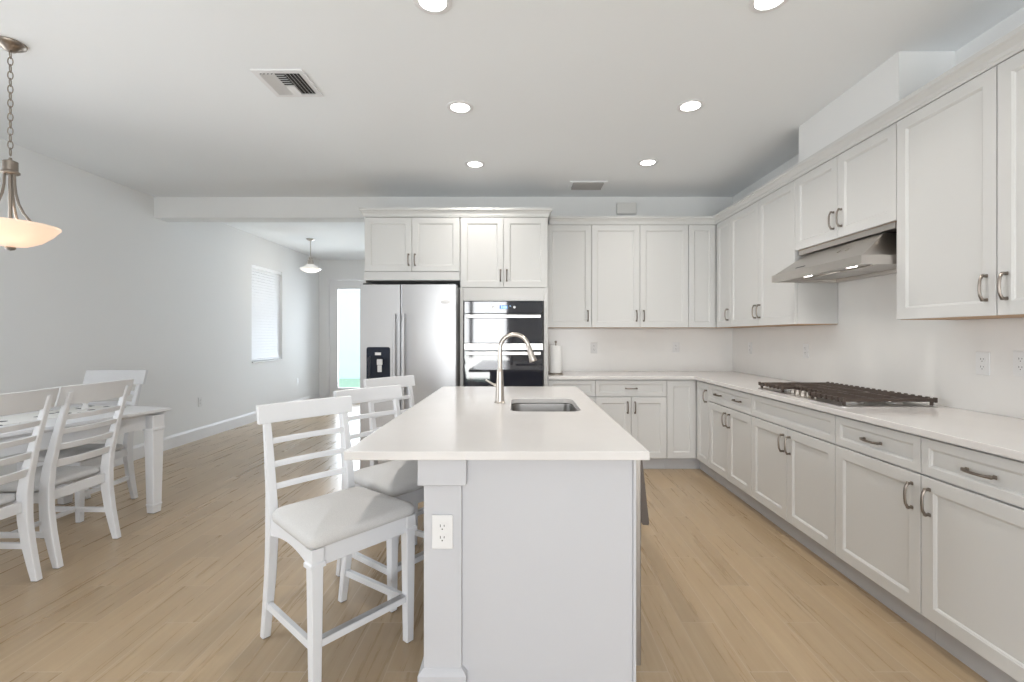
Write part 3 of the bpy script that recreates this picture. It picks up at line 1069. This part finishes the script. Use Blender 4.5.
# ------------------------------------------------------------------ outlets
def outlet(label, loc, rz, switch=False, group='white wall outlets', sub=0.035):
    """local: plate lies in xz plane facing -y"""
    r_ = thing('wall_outlet', label, 'outlet', loc, rz, group)
    pl = MB().box((-0.036, -0.006, -0.058), (0.036, 0, 0.058), 0.002).build('cover_plate', M['white_plastic'], r_)
    for s in (-1, 1):
        m_ = MB()
        m_.prism(rrect(-0.0165, s * 0.0195 - 0.014, 0.0165, s * 0.0195 + 0.014, 0.008, 4), -0.0075, -0.0061, Matrix(((1, 0, 0, 0), (0, 0, 1, 0), (0, 1, 0, 0), (0, 0, 0, 1))))
        so_ = m_.build('socket', M['white_plastic'], r_)
        m_ = MB()
        for dx, h in ((-0.0065, 0.0045), (0.0065, 0.0035)):
            m_.box((dx - 0.0012, -0.0080, s * 0.0195 + 0.003 - h), (dx + 0.0012, -0.0076, s * 0.0195 + 0.003 + h))
        m_.box((-0.0022, -0.0080, s * 0.0195 - 0.0105), (0.0022, -0.0076, s * 0.0195 - 0.0065))
        m_.build('slots', M['slot'], so_)
    return r_


ro = outlet('white duplex outlet on the near pilaster of the island', (-0.266, 1.5985, 0.628), 0)
YS = YB - 0.0125
outlet('white outlet on the back wall backsplash, left one, right of the paper towel', (0.815, YS, 1.170), 0)
outlet('white outlet on the back wall backsplash, right one, toward the corner', (1.715, YS, 1.175), 0)
XS = XR - 0.0125
outlet('white outlet on the right backsplash near the far corner', (XS, 4.72, 1.180), RZ_)
outlet('white outlet on the right backsplash behind the far end of the cooktop', (XS, 3.80, 1.180), RZ_)
outlet('white outlet on the right backsplash, right of the cooktop', (XS, 2.345, 1.162), RZ_)
outlet('white outlet cut by the right edge of the picture', (XS, 2.165, 1.172), RZ_)
outlet('white outlet low on the left wall, nearer the dining table', (XL + 0.0005, 5.87, 0.47), pi / 2)
outlet('white outlet low on the left wall, beyond the blind window', (XL + 0.0005, 8.45, 0.47), pi / 2)

# ------------------------------------------------------------------ paper towel holder
pt = thing('paper_towel_holder', 'dark paper towel stand holding a white roll on the back counter', 'paper towel holder', (0.362, 4.70, 0.9142))
MB().lathe([(0.0, 0), (0.078, 0), (0.078, 0.006), (0.070, 0.014), (0.0, 0.014)], 28).build('base', M['bronze'], pt, smooth=40)
MB().lathe([(0.006, 0.014), (0.006, 0.315), (0.010, 0.318), (0.013, 0.328), (0.009, 0.338), (0.0, 0.340)], 14).build('rod', M['bronze'], pt, smooth=40)
rl = MB().lathe([(0.018, 0.016), (0.057, 0.016), (0.058, 0.020), (0.058, 0.287), (0.057, 0.290), (0.018, 0.290), (0.018, 0.016)], 32, (0.362, 4.70, 0.9142)).build('paper_towel_roll', M['paper'], smooth=40)
tag(rl, 'white roll of paper towel standing on the dark holder', 'paper towel')

# ------------------------------------------------------------------ gas cooktop
ck = thing('gas_cooktop', 'stainless gas cooktop with dark cast iron grates on the right counter', 'cooktop', (2.005, 2.965, 0.9142))
HX, HY = 0.262, 0.455
m = MB()
rings = [[Vector((x, y, z)) for x, y in rrect(-HX + i, -HY + i, HX - i, HY - i, 0.015, 3)] for i, z in ((0, 0), (0, 0.004), (0.004, 0.007), (0.016, 0.007), (0.022, 0.004))]
m.rings(rings)
m.build('tray', M['steel_h'], ck, smooth=40)
burn = [(-0.10, -0.30, 0.045), (0.13, -0.30, 0.035), (0.04, 0.0, 0.06), (-0.10, 0.30, 0.04), (0.13, 0.30, 0.045)]
for x, y, rb in burn:
    b1 = MB().lathe([(0.0, 0.020), (rb * 1.1, 0.020), (rb * 1.25, 0.014), (rb * 1.3, 0.0042), (0.0, 0.0042)], 24, (x, y, 0)).build('burner', M['steel_h'], ck, smooth=40)
    MB().lathe([(0.0, 0.032), (rb * 0.85, 0.031), (rb * 0.95, 0.027), (rb * 0.95, 0.0205), (0.0, 0.0205)], 24, (x, y, 0)).build('burner_cap', M['iron'], b1, smooth=40)


def grate(y0, y1, x0, x1, fx):
    m_ = MB()
    zt = 0.046
    t = 0.006

    def bar(a, b, zt=zt, h=0.017):
        a = Vector(a)
        b = Vector(b)
        d_ = (b - a)
        ln = d_.length
        ang = math.atan2(d_.y, d_.x)
        mx_ = Matrix.Translation((*(a + b) / 2, 0)) @ Matrix.Rotation(ang, 4, 'Z')
        m_.box((-ln / 2, -t, zt - h), (ln / 2, t, zt), 0.002, mx=mx_)
    bar((x0, y0), (x0, y1))
    bar((x1, y0), (x1, y1))
    bar((x0, y0), (x1, y0))
    bar((x0, y1), (x1, y1))
    n = 6
    for k in range(1, n):
        yy = y0 + (y1 - y0) * k / n
        bar((x0, yy), (x1, yy))
    for k in (1, 2):
        xx = x0 + (x1 - x0) * k / 3
        bar((xx, y0), (xx, y1))
    # little raised lugs along both ends, and feet
    for k in range(n + 1):
        yy = y0 + (y1 - y0) * k / n
        for xx, s in ((x0, -1), (x1, 1)):
            m_.box((xx - 0.012 if s < 0 else xx - 0.002, yy - 0.009, zt - 0.022), (xx + 0.002 if s < 0 else xx + 0.012, yy + 0.009, zt + 0.005), 0.002)
    for xx in (x0 + 0.006, x1 - 0.006):
        for yy in (y0 + 0.01, y1 - 0.01):
            m_.box((xx - 0.007, yy - 0.007, 0.0072 if abs(xx) > 0.236 else 0.0045), (xx + 0.007, yy + 0.007, zt - 0.008), 0.002)
    return m_.build('grate', M['iron'], ck)


grate(-0.440, -0.150, -0.245, 0.245, 0)
grate(-0.142, 0.142, -0.145, 0.245, 0)
grate(0.150, 0.440, -0.245, 0.245, 0)
for k in range(5):
    y = -0.112 + k * 0.056
    MB().lathe([(0.0, 0.034), (0.014, 0.034), (0.0165, 0.030), (0.017, 0.010), (0.020, 0.0075), (0.020, 0.0042), (0.0, 0.0042)], 18, (-0.198, y, 0)).build('knob', M['nickel'], ck, smooth=40)

# ------------------------------------------------------------------ range hood
hd = thing('range_hood', 'stainless under-cabinet range hood above the gas cooktop', 'range hood', (1.846, 2.962, 1.69))
HL = 0.449
D = 0.486
def hring(x0, ya, z):
    return [Vector((x0, -ya, z)), Vector((D, -ya, z)), Vector((D, ya, z)), Vector((x0, ya, z))]
m = MB()
# lip with open underside recess, then pyramid canopy
m.rings([
    [Vector((0.03, -HL + 0.03, 0.026)), Vector((D - 0.03, -HL + 0.03, 0.026)), Vector((D - 0.03, HL - 0.03, 0.026)), Vector((0.03, HL - 0.03, 0.026))],
    [Vector((0.026, -HL + 0.026, 0.0)), Vector((D - 0.026, -HL + 0.026, 0.0)), Vector((D - 0.026, HL - 0.026, 0.0)), Vector((0.026, HL - 0.026, 0.0))],
    hring(0.0, HL, 0.0), hring(0.0, HL, 0.050), hring(0.014, HL - 0.008, 0.053), hring(0.195, HL - 0.095, 0.188), hring(0.215, HL - 0.10, 0.190)])
m.build('canopy', M['hoodsteel'], hd)
MB().box((0.190, -HL + 0.012, 0.196), (D, HL - 0.012, 0.2305), 0.002).build('collar', M['hoodsteel'], hd)
m = MB()
m.box((0.222, -HL + 0.105, 0.1905), (D, HL - 0.105, 0.1955))
m.build('neck', M['steel_dark'], hd)
m = MB()
m.box((0.20, -HL + 0.05, 0.018), (D - 0.05, 0.01 - 0.02, 0.0255), 0.002)
m.box((0.20, 0.01, 0.018), (D - 0.05, HL - 0.05, 0.0255), 0.002)
m.build('filter', M['hoodsteel'], hd)
for y in (-0.21, 0.21):
    lp = MB().lathe([(0.0, 0.016), (0.030, 0.016), (0.036, 0.018), (0.036, 0.0255), (0.0, 0.0255)], 20, (0.105, y, 0)).build('lamp', M['hood_lens'], hd, smooth=40)
sl_ = Vector((0.195 - 0.014, 0, 0.188 - 0.053)).normalized()
ang = -math.atan2(sl_.z, sl_.x)
for y in (-0.175, -0.105):
    p = Vector((0.014, 0, 0.053)) + sl_ * 0.125
    m = MB().lathe([(0.0, 0.006), (0.010, 0.006), (0.012, 0.004), (0.012, 0.0003), (0.0, 0.0003)], 16)
    m.build('control_button', M['nickel'], hd, loc=(p.x, y, p.z), rot=(0, ang, 0))
p = Vector((0.014, 0, 0.053)) + sl_ * 0.035
MB().box((-0.006, -0.05, 0.0003), (0.006, 0.05, 0.0020), 0.0005).build('badge', M['steel_dark'], hd, loc=(p.x, 0.17, p.z), rot=(0, ang, 0))
for y in (-0.21, 0.21):
    d_ = bpy.data.lights.new('hood_light', 'SPOT')
    d_.energy = 2.2
    d_.spot_size = radians(120)
    d_.spot_blend = 0.6
    d_.shadow_soft_size = 0.03
    d_.color = (1.0, 0.93, 0.84)
    o = bpy.data.objects.new('hood_light', d_)
    S.collection.objects.link(o)
    o.parent = hd
    o.location = (0.105, y, 0.008)

# ------------------------------------------------------------------ ceiling fixtures
def downlight(label, x, y):
    r_ = thing('recessed_light', label, 'ceiling light', (x, y, CZ), 0, 'recessed ceiling lights')
    MB().lathe([(0.061, -0.0005), (0.088, -0.0005), (0.088, -0.004), (0.082, -0.007), (0.063, -0.006), (0.061, -0.0005)], 32).build('trim_ring', M['trim'], r_, smooth=50)
    MB().lathe([(0.0, -0.0045), (0.0605, -0.0045), (0.0605, -0.0005), (0.0, -0.0005)], 32).build('lens', M['lamp_lens'], r_)
    d_ = bpy.data.lights.new('downlight', 'AREA')
    d_.shape = 'DISK'
    d_.size = 0.13
    d_.energy = DOWN_POWER
    d_.spread = radians(135)
    d_.color = (1.0, 0.945, 0.88)
    o_ = bpy.data.objects.new('downlight', d_)
    S.collection.objects.link(o_)
    o_.parent = r_
    o_.location = (0, 0, -0.006)
    return r_


downlight('recessed light at the top edge of the picture, left one', -0.400, 2.130)
downlight('recessed light at the top edge of the picture, right one', 1.138, 2.120)
downlight('recessed light in the middle ceiling row, left one, over the island', -0.402, 3.120)
downlight('recessed light in the middle ceiling row, right one, over the aisle', 1.137, 3.100)
downlight('recessed light in the farthest ceiling row, left one', -0.402, 4.150)
downlight('recessed light in the farthest ceiling row, right one', 1.130, 4.110)

# large square three-way air register
vt = thing('ceiling_vent', 'square white air register on the ceiling at upper left', 'ceiling vent', (-1.405, 2.825, CZ))
H = 0.148
hi = 0.118
m = MB()
m.plate([(-H, -H), (H, -H), (H, H), (-H, H)], [[(-hi, -hi), (hi, -hi), (hi, hi), (-hi, hi)]], -0.008, -0.0004)
m.build('frame', M['trim'], vt)
MB().box((-hi + 0.001, -hi + 0.001, -0.0020), (hi - 0.001, hi - 0.001, -0.0004)).build('cavity', M['vent_dark'], vt)


def vane(mb_, a, b, tilt, wdt=0.020):
    a = Vector((*a, 0))
    b = Vector((*b, 0))
    d__ = b - a
    mx_ = Matrix.Translation(((a + b) / 2) + Vector((0, 0, -0.010))) @ Matrix.Rotation(math.atan2(d__.y, d__.x), 4, 'Z') @ Matrix.Rotation(tilt, 4, 'X')
    mb_.box((-d__.length / 2, -wdt / 2, -0.0008), (d__.length / 2, wdt / 2, 0.0008), mx=mx_)


m = MB()
for k in range(4):
    x = hi - 0.014 - k * 0.022
    vane(m, (x, -hi + 0.003), (x, hi - 0.003), radians(48))
for k in range(4):
    x = -hi + 0.014 + k * 0.022
    vane(m, (x, -hi + 0.003), (x, hi - 0.003), radians(-30))
for k in range(6):
    y = -hi + 0.014 + k * 0.022
    vane(m, (-0.026, y), (0.026, y), radians(40), 0.018)
m.build('vanes', M['trim'], vt)
m = MB()
m.box((-0.027, 0.018, -0.010), (0.027, hi, -0.0025), 0.001)
m.build('divider', M['trim'], vt)

vt = thing('ceiling_vent', 'small grey rectangular return grille on the ceiling near the back wall', 'ceiling vent', (0.685, 4.735, CZ))
m = MB()
m.plate([(-0.185, -0.125), (0.185, -0.125), (0.185, 0.125), (-0.185, 0.125)], [[(-0.155, -0.10), (0.155, -0.10), (0.155, 0.10), (-0.155, 0.10)]], -0.007, -0.0004)
m.build('frame', M['ceiling'], vt)
m = MB()
for k in range(9):
    y = -0.088 + k * 0.022
    vane(m, (-0.153, y), (0.153, y), radians(-48), 0.020)
m.build('vanes', M['vent_grey'], vt)
MB().box((-0.154, -0.099, -0.0020), (0.154, 0.099, -0.0004)).build('cavity', M['vent_dark'], vt)

# door chime box
ch = thing('door_chime', 'small beige chime box high on the back wall above the cabinets', 'door chime', (1.168, YB - 0.0005, 2.70))
MB().box((-0.108, -0.045, -0.062), (0.108, -0.001, 0.062), 0.008, 3).build('cover', M['chime'], ch, smooth=40)
MB().box((-0.098, -0.010, -0.066), (0.098, -0.001, 0.066), 0.002).build('back_plate', M['trim'], ch)

# ------------------------------------------------------------------ dining pendant
pdt = thing('pendant_lamp', 'bronze chain pendant with a glowing glass bowl at the upper left', 'pendant lamp', (-2.672, 2.438, CZ))
MB().lathe([(0.0, -0.045), (0.020, -0.043), (0.028, -0.036), (0.045, -0.026), (0.060, -0.014), (0.063, -0.004), (0.063, -0.0006), (0.0, -0.0006)], 32).build('canopy', M['bronze'], pdt, smooth=40)


def link_ring(mb_, c, a, b__, r, rotz):
    n1, n2 = 14, 6
    rings_ = []
    for i in range(n1):
        t = 2 * pi * i / n1
        cc = Vector((a * cos(t), 0, b__ * sin(t)))
        nrm = Vector((cos(t) / a, 0, sin(t) / b__)).normalized()
        ring = []
        for k in range(n2):
            s = 2 * pi * k / n2
            q = cc + nrm * (r * cos(s)) + Vector((0, 1, 0)) * (r * sin(s))
            ring.append(Matrix.Rotation(rotz, 3, 'Z') @ q + Vector(c))
        rings_.append(ring)
    vv = [[mb_.bm.verts.new(p_) for p_ in r_] for r_ in rings_]
    for i in range(n1):
        A, B = vv[i], vv[(i + 1) % n1]
        for k in range(n2):
            mb_.bm.faces.new((A[k], A[(k + 1) % n2], B[(k + 1) % n2], B[k]))


m = MB()
z = -0.060
k = 0
while z > -0.600:
    link_ring(m, (0, 0, z), 0.010, 0.0215, 0.0026, 0.5 if k % 2 else 0.5 + pi / 2)
    z -= 0.0365
    k += 1
m.build('chain', M['bronze'], pdt, smooth=60)
MB().lathe([(0.0, -0.600), (0.006, -0.602), (0.008, -0.612), (0.022, -0.618), (0.030, -0.622), (0.030, -0.670), (0.037, -0.676), (0.037, -0.684), (0.028, -0.690), (0.0, -0.690)], 24).build('hub', M['bronze'], pdt, smooth=35)
MB().tube([(0, 0, -0.688), (0, 0, -0.80), (0, 0, -1.062)], 0.0085, 10).build('stem', M['bronze'], pdt, smooth=40)
for k in range(3):
    a = radians(0 + 120 * k)
    pts = []
    for r_, z_ in ((0.022, -0.686), (0.023, -0.74), (0.029, -0.79), (0.044, -0.845), (0.070, -0.895), (0.105, -0.935), (0.148, -0.962)):
        pts.append((r_ * cos(a), r_ * sin(a), z_))
    MB().tube(pts, [0.006] * 7, 8).build('arm', M['bronze'], pdt, smooth=40)
ro_ = 0.192
prof = [(ro_ - 0.006, -0.950), (ro_, -0.952), (ro_, -0.960), (0.184, -0.968), (0.160, -1.000), (0.120, -1.036), (0.070, -1.060), (0.0, -1.070), (0.0, -1.064), (0.070, -1.054), (0.118, -1.030), (0.155, -0.995), (0.178, -0.964), (ro_ - 0.006, -0.950)]
MB().lathe(prof, 48).build('glass_bowl', M['bowl'], pdt, smooth=50)
MB().lathe([(0.0, -1.0705), (0.020, -1.0705), (0.022, -1.077), (0.014, -1.085), (0.0, -1.089)], 20).build('finial', M['bronze'], pdt, smooth=40)
d_ = bpy.data.lights.new('bowl_light', 'POINT')
d_.energy = 1.6
d_.color = (1.0, 0.80, 0.60)
d_.shadow_soft_size = 0.02
o = bpy.data.objects.new('bowl_light', d_)
S.collection.objects.link(o)
o.parent = pdt
o.location = (0.05, -0.04, -0.985)
for bx, by in ((0.06, -0.045), (-0.06, 0.045)):
    MB().lathe([(0.0, -1.005), (0.016, -0.998), (0.024, -0.982), (0.024, -0.968), (0.014, -0.950), (0.012, -0.935), (0.0, -0.935)], 16, (bx, by, 0)).build('bulb', M['bulb'], pdt, smooth=60)

# nook pendant
np_ = thing('pendant_lamp', 'small nickel pendant with flared glass shade hanging near the patio door', 'pendant lamp', (-3.316, 7.36, CZ))
MB().lathe([(0.0, -0.035), (0.015, -0.033), (0.050, -0.020), (0.062, -0.008), (0.062, -0.0006), (0.0, -0.0006)], 24).build('canopy', M['nickel'], np_, smooth=40)
MB().lathe([(0.0, -0.034), (0.006, -0.034), (0.006, -0.30), (0.0, -0.30)], 10).build('stem', M['nickel'], np_, smooth=40)
MB().lathe([(0.0, -0.285), (0.020, -0.290), (0.028, -0.300), (0.028, -0.330), (0.040, -0.340), (0.046, -0.395), (0.046, -0.425), (0.0, -0.425)], 24).build('socket_cup', M['nickel'], np_, smooth=35)
MB().lathe([(0.050, -0.40), (0.065, -0.412), (0.10, -0.440), (0.150, -0.466), (0.158, -0.474), (0.150, -0.482), (0.11, -0.510), (0.06, -0.530), (0.0, -0.536)], 32).build('glass_shade', mat('frosted_glass_shade', (0.75, 0.75, 0.74), 0.2, emis=(1.0, 0.95, 0.86), estr=0.30), np_, smooth=50)
d_ = bpy.data.lights.new('pendant_light', 'POINT')
d_.energy = 5
d_.color = (1.0, 0.88, 0.72)
d_.shadow_soft_size = 0.16
o = bpy.data.objects.new('pendant_light', d_)
S.collection.objects.link(o)
o.parent = np_
o.location = (0, 0, -0.72)


# ------------------------------------------------------------------ seats
def cushion(xf, xb, wf, wb, t, z, crown_, rad=0.05):
    """trapezoid pad: front edge x=xf (width wf), back edge x=xb (width wb)"""
    base = rrect(-1, -1, 1, 1, 1.0, 6)
    def outline(off):
        # rounded trapezoid
        c = [Vector((xf + off, wf / 2 + off)), Vector((xb - off, wb / 2 + off)), Vector((xb - off, -wb / 2 - off)), Vector((xf + off, -wf / 2 - off))]
        pts_ = []
        for i in range(4):
            p_ = c[i]
            a_ = (c[i - 1] - p_).normalized()
            b2 = (c[(i + 1) % 4] - p_).normalized()
            rr_ = max(rad + off, 0.01)
            p0, p2 = p_ + a_ * rr_, p_ + b2 * rr_
            for k_ in range(7):
                t_ = k_ / 6
                pts_.append(p0 * (1 - t_) ** 2 + p_ * 2 * t_ * (1 - t_) + p2 * t_ ** 2)
            nxt = c[(i + 1) % 4]
            e0 = p2
            e1 = nxt - b2 * rr_
            for k_ in range(1, 5):
                pts_.append(e0.lerp(e1, k_ / 5))
        return pts_
    rings_ = []
    for off, zz in ((-0.012, 0.0), (-0.002, 0.004), (0.002, 0.35 * t), (0.0, 0.62 * t), (-0.008, 0.86 * t), (-0.022, t), (-0.05, t + crown_ * 0.35), (-0.10, t + crown_ * 0.75), (-0.15, t + crown_ * 0.95), (-0.185, t + crown_)):
        rings_.append([Vector((q.x, q.y, z + zz)) for q in outline(off)])
    return MB().rings(rings_)


def square_leg(x, y, z1, w1, w0, collar=None):
    m_ = MB()
    def rg(w_, z_):
        h_ = w_ / 2
        b = 0.003
        return [Vector((x + a_, y + c_, z_)) for a_, c_ in ((-h_, -h_ + b), (-h_ + b, -h_), (h_ - b, -h_), (h_, -h_ + b), (h_, h_ - b), (h_ - b, h_), (-h_ + b, h_), (-h_, h_ - b))]
    rs = [rg(w0, 0.004)]
    if collar:
        cz, cw = collar
        rs += [rg(w1 - 0.004, cz - 0.024), rg(w1 - 0.004, cz - 0.012), rg(cw, cz - 0.010), rg(cw, cz + 0.004), rg(w1, cz + 0.010), rg(w1, z1)]
    else:
        rs += [rg(w1, z1 - 0.10), rg(w1, z1)]
    m_.rings(rs)
    return m_


def glide(x, y, w_, leg):
    MB().box((x - w_ / 2 + 0.003, y - w_ / 2 + 0.003, 0), (x + w_ / 2 - 0.003, y + w_ / 2 - 0.003, 0.0042)).build('glide', M['rubber'], leg)


GS = 'counter stools along the island'


def make_stool(label, loc, rz):
    r_ = thing('counter_stool', label, 'stool', loc, rz, GS)
    P = M['chairpaint']
    # front legs
    for s in (-1, 1):
        lg = square_leg(0.222, s * 0.203, 0.540, 0.048, 0.034, (0.482, 0.058)).build('leg', P, r_)
        glide(0.222, s * 0.203, 0.033, lg)
    # rear legs running up as back posts
    path = [(-0.272, 0.004), (-0.250, 0.12), (-0.222, 0.28), (-0.208, 0.42), (-0.205, 0.54), (-0.212, 0.64), (-0.238, 0.82), (-0.268, 0.985)]
    for s in (-1, 1):
        lg = MB().sweep_rect(path, [0.034, 0.036, 0.038, 0.040, 0.040, 0.036, 0.032, 0.028], [0.032, 0.034, 0.038, 0.042, 0.042, 0.036, 0.028, 0.022], s * 0.178).build('leg', P, r_)
        MB().box((-0.285, s * 0.178 - 0.014, 0), (-0.259, s * 0.178 + 0.014, 0.0042)).build('glide', M['rubber'], lg)
    # aprons
    m_ = MB()
    m_.box((0.212, -0.178, 0.470), (0.236, 0.178, 0.538), 0.002)
    m_.box((-0.215, -0.158, 0.470), (-0.195, 0.158, 0.538), 0.002)
    for s in (-1, 1):
        # arched side rails following the leg spread
        n = 12
        rings_ = []
        for k_ in range(n + 1):
            t = k_ / n
            x = -0.186 + (0.199 + 0.186) * t
            y = s * (0.180 + 0.022 * t)
            zb = 0.463 + 0.028 * sin(pi * t)
            rings_.append([Vector((x, y - 0.010, zb)), Vector((x, y + 0.010, zb)), Vector((x, y + 0.010, 0.538)), Vector((x, y - 0.010, 0.538))])
        m_.rings(rings_)
    m_.build('seat_frame', P, r_)
    cushion(0.254, -0.168, 0.468, 0.410, 0.048, 0.5405, 0.030, 0.05).build('seat_cushion', M['fabric'], r_, smooth=60)
    # back
    MB().bowed(0.428, -0.252, 0.925, 1.004, 0.012, 0.026, 0.16).build('top_rail', P, r_)
    for zc, xx in ((0.846, -0.241), (0.748, -0.226), (0.655, -0.213)):
        MB().bowed(0.332, xx, zc - 0.011, zc + 0.013, 0.012, 0.016, 0.16).build('back_slat', P, r_)
    # stretchers
    fb = MB().box((0.209, -0.183, 0.176), (0.237, 0.183, 0.204), 0.002).build('foot_rail', P, r_)
    MB().box((0.211, -0.178, 0.2042), (0.2385, 0.178, 0.2075), 0.0008).build('kick_plate', M['steel'], fb)
    for s in (-1, 1):
        m_ = MB()
        m_.rings([[Vector((x, y - 0.009, z0_)), Vector((x, y + 0.009, z0_)), Vector((x, y + 0.009, z0_ + 0.030)), Vector((x, y - 0.009, z0_ + 0.030))] for x, y, z0_ in ((-0.233, s * 0.179, 0.138), (0.203, s * 0.202, 0.160))])
        m_.build('stretcher', P, r_)
    return r_


st = make_stool('white counter stool nearest the camera, grey cushion fully in view', (-0.778, 1.972, 0), radians(-40))
dup(st, (-0.655, 2.500, 0), radians(-38), 'white counter stool second from the camera, seat partly under the island counter', GS)
dup(st, (-0.722, 3.188, 0), radians(-36), 'white counter stool farthest from the camera, only its back top shows', GS)

# dining table, rotated a little
PHI = radians(-12.4)
s_ = Vector((sin(PHI), -cos(PHI)))      # along the table toward the camera
e_ = Vector((-cos(PHI), -sin(PHI)))     # across, away from the near right corner
TW, TL, TH = 1.0, 1.85, 0.765
corner = Vector((-2.612, 3.490))
tcx = corner + s_ * TL / 2 + e_ * TW / 2
dt = thing('dining_table', 'white rectangular dining table with square tapered legs at the left edge', 'dining table', (tcx.x, tcx.y, 0), PHI)
# local: x across (right = +x), y along (far = +y)
m = MB()
a, b_ = TW / 2, TL / 2
m.rings([[Vector((sx_ * (a - i), sy_ * (b_ - i), z_)) for sx_, sy_ in ((-1, -1), (1, -1), (1, 1), (-1, 1))] for i, z_ in ((0.060, TH - 0.042), (0.050, TH - 0.038), (0.010, TH - 0.022), (0.0, TH - 0.018), (0.0, TH - 0.003), (0.003, TH))])
m.build('tabletop', M['chairpaint'], dt)
m = MB()
for q in ((-1, 0), (1, 0), (0, -1), (0, 1)):
    if q[0]:
        m.box((q[0] * (a - 0.09) - 0.011, -b_ + 0.135, TH - 0.140), (q[0] * (a - 0.09) + 0.011, b_ - 0.135, TH - 0.043), 0.001)
    else:
        m.box((-a + 0.135, q[1] * (b_ - 0.09) - 0.011, TH - 0.140), (a - 0.135, q[1] * (b_ - 0.09) + 0.011, TH - 0.043), 0.001)
m.build('apron', M['chairpaint'], dt)
for sx_ in (-1, 1):
    for sy_ in (-1, 1):
        x, y = sx_ * (a - 0.072), sy_ * (b_ - 0.078)
        m = MB()
        def rg(w_, z_):
            h_ = w_ / 2
            b = 0.004
            return [Vector((x + q0, y + q1, z_)) for q0, q1 in ((-h_, -h_ + b), (-h_ + b, -h_), (h_ - b, -h_), (h_, -h_ + b), (h_, h_ - b), (h_ - b, h_), (-h_ + b, h_), (-h_, h_ - b))]
        m.rings([rg(0.062, 0.005), rg(0.066, 0.052), rg(0.072, 0.060), rg(0.072, 0.066), rg(0.066, 0.070), rg(0.086, TH - 0.165), rg(0.086, TH - 0.158), rg(0.098, TH - 0.154), rg(0.098, TH - 0.138), rg(0.090, TH - 0.134), rg(0.090, TH - 0.043)])
        lg = m.build('leg', M['chairpaint'], dt)
        MB().box((x - 0.026, y - 0.026, 0), (x + 0.026, y + 0.026, 0.005)).build('glide', M['rubber'], lg)

# runner and small shaker on the table
TR = thing
m = MB()
m.box((-0.185, -b_ + 0.10, 0), (0.185, b_ - 0.085, 0.003))
ru = m.build('table_runner', M['runner'], loc=(tcx.x, tcx.y, TH + 0.0004), rot=(0, 0, PHI))
tag(ru, 'white table runner with dark pattern along the dining table', 'table runner')
Q = lambda lx, ly: (tcx.x + lx * cos(PHI) - ly * sin(PHI), tcx.y + lx * sin(PHI) + ly * cos(PHI))
px_, py_ = Q(-0.02, b_ - 0.22)
sh = MB().lathe([(0.0, 0), (0.019, 0), (0.021, 0.006), (0.015, 0.022), (0.011, 0.034), (0.018, 0.044), (0.022, 0.056), (0.016, 0.068), (0.0, 0.072)], 20, (px_, py_, TH + 0.0038)).build('salt_shaker', M['white_plastic'], smooth=50)
tag(sh, 'small white salt shaker standing near the far end of the dining table', 'salt shaker')

GD = 'dining chairs around the white table'


def make_dining(label, loc, rz):
    r_ = thing('dining_chair', label, 'chair', loc, rz, GD)
    P = M['chairpaint']
    for s in (-1, 1):
        lg = square_leg(0.205, s * 0.198, 0.425, 0.044, 0.034).build('leg', P, r_)
        glide(0.205, s * 0.198, 0.034, lg)
    path = [(-0.268, 0.004), (-0.252, 0.07), (-0.224, 0.20), (-0.206, 0.33), (-0.204, 0.46), (-0.218, 0.56), (-0.262, 0.74), (-0.334, 0.985)]
    for s in (-1, 1):
        lg = MB().sweep_rect(path, [0.034, 0.035, 0.037, 0.038, 0.038, 0.036, 0.032, 0.028], [0.036, 0.042, 0.052, 0.058, 0.060, 0.052, 0.038, 0.026], s * 0.190).build('leg', P, r_)
        MB().box((-0.283, s * 0.190 - 0.014, 0), (-0.253, s * 0.190 + 0.014, 0.0042)).build('glide', M['rubber'], lg)
    m_ = MB()
    m_.box((0.195, -0.175, 0.360), (0.219, 0.175, 0.424), 0.002)
    m_.box((-0.212, -0.170, 0.368), (-0.190, 0.170, 0.424), 0.002)
    for s in (-1, 1):
        m_.rings([[Vector((x, y - 0.010, 0.365)), Vector((x, y + 0.010, 0.365)), Vector((x, y + 0.010, 0.424)), Vector((x, y - 0.010, 0.424))] for x, y in ((-0.176, s * 0.194), (0.182, s * 0.200))])
    m_.build('seat_frame', P, r_)
    cushion(0.238, -0.170, 0.445, 0.405, 0.040, 0.4255, 0.024, 0.04).build('seat_cushion', M['fabric'], r_, smooth=60)
    MB().bowed(0.484, -0.296, 0.912, 1.022, 0.022, 0.024, 0.28).build('top_rail', P, r_)
    for zc, hh, xx in ((0.842, 0.030, -0.290), (0.760, 0.030, -0.268), (0.672, 0.036, -0.244), (0.578, 0.044, -0.222)):
        MB().bowed(0.356, xx, zc - hh / 2, zc + hh / 2, 0.020, 0.016, 0.25).build('back_slat', P, r_)
    for s in (-1, 1):
        m_ = MB()
        m_.rings([[Vector((x, y - 0.009, z0_)), Vector((x, y + 0.009, z0_)), Vector((x, y + 0.009, z0_ + 0.030)), Vector((x, y - 0.009, z0_ + 0.030))] for x, y, z0_ in ((-0.205, s * 0.190, 0.170), (0.186, s * 0.198, 0.170))])
        m_.build('stretcher', P, r_)
    MB().box((-0.012, -0.186, 0.174), (0.012, 0.186, 0.198), 0.002).build('cross_stretcher', P, r_)
    return r_


dc = make_dining('white ladder-back dining chair on the near side of the table, nearer its far corner leg', (-2.86, 2.80, 0), pi)
dup(dc, (-2.838, 2.283, 0), pi, 'white ladder-back dining chair cut off by the left picture edge', GD)
dup(dc, (-3.272, 3.452, 0), radians(-90), 'white ladder-back dining chair at the far head of the table, facing the camera', GD)
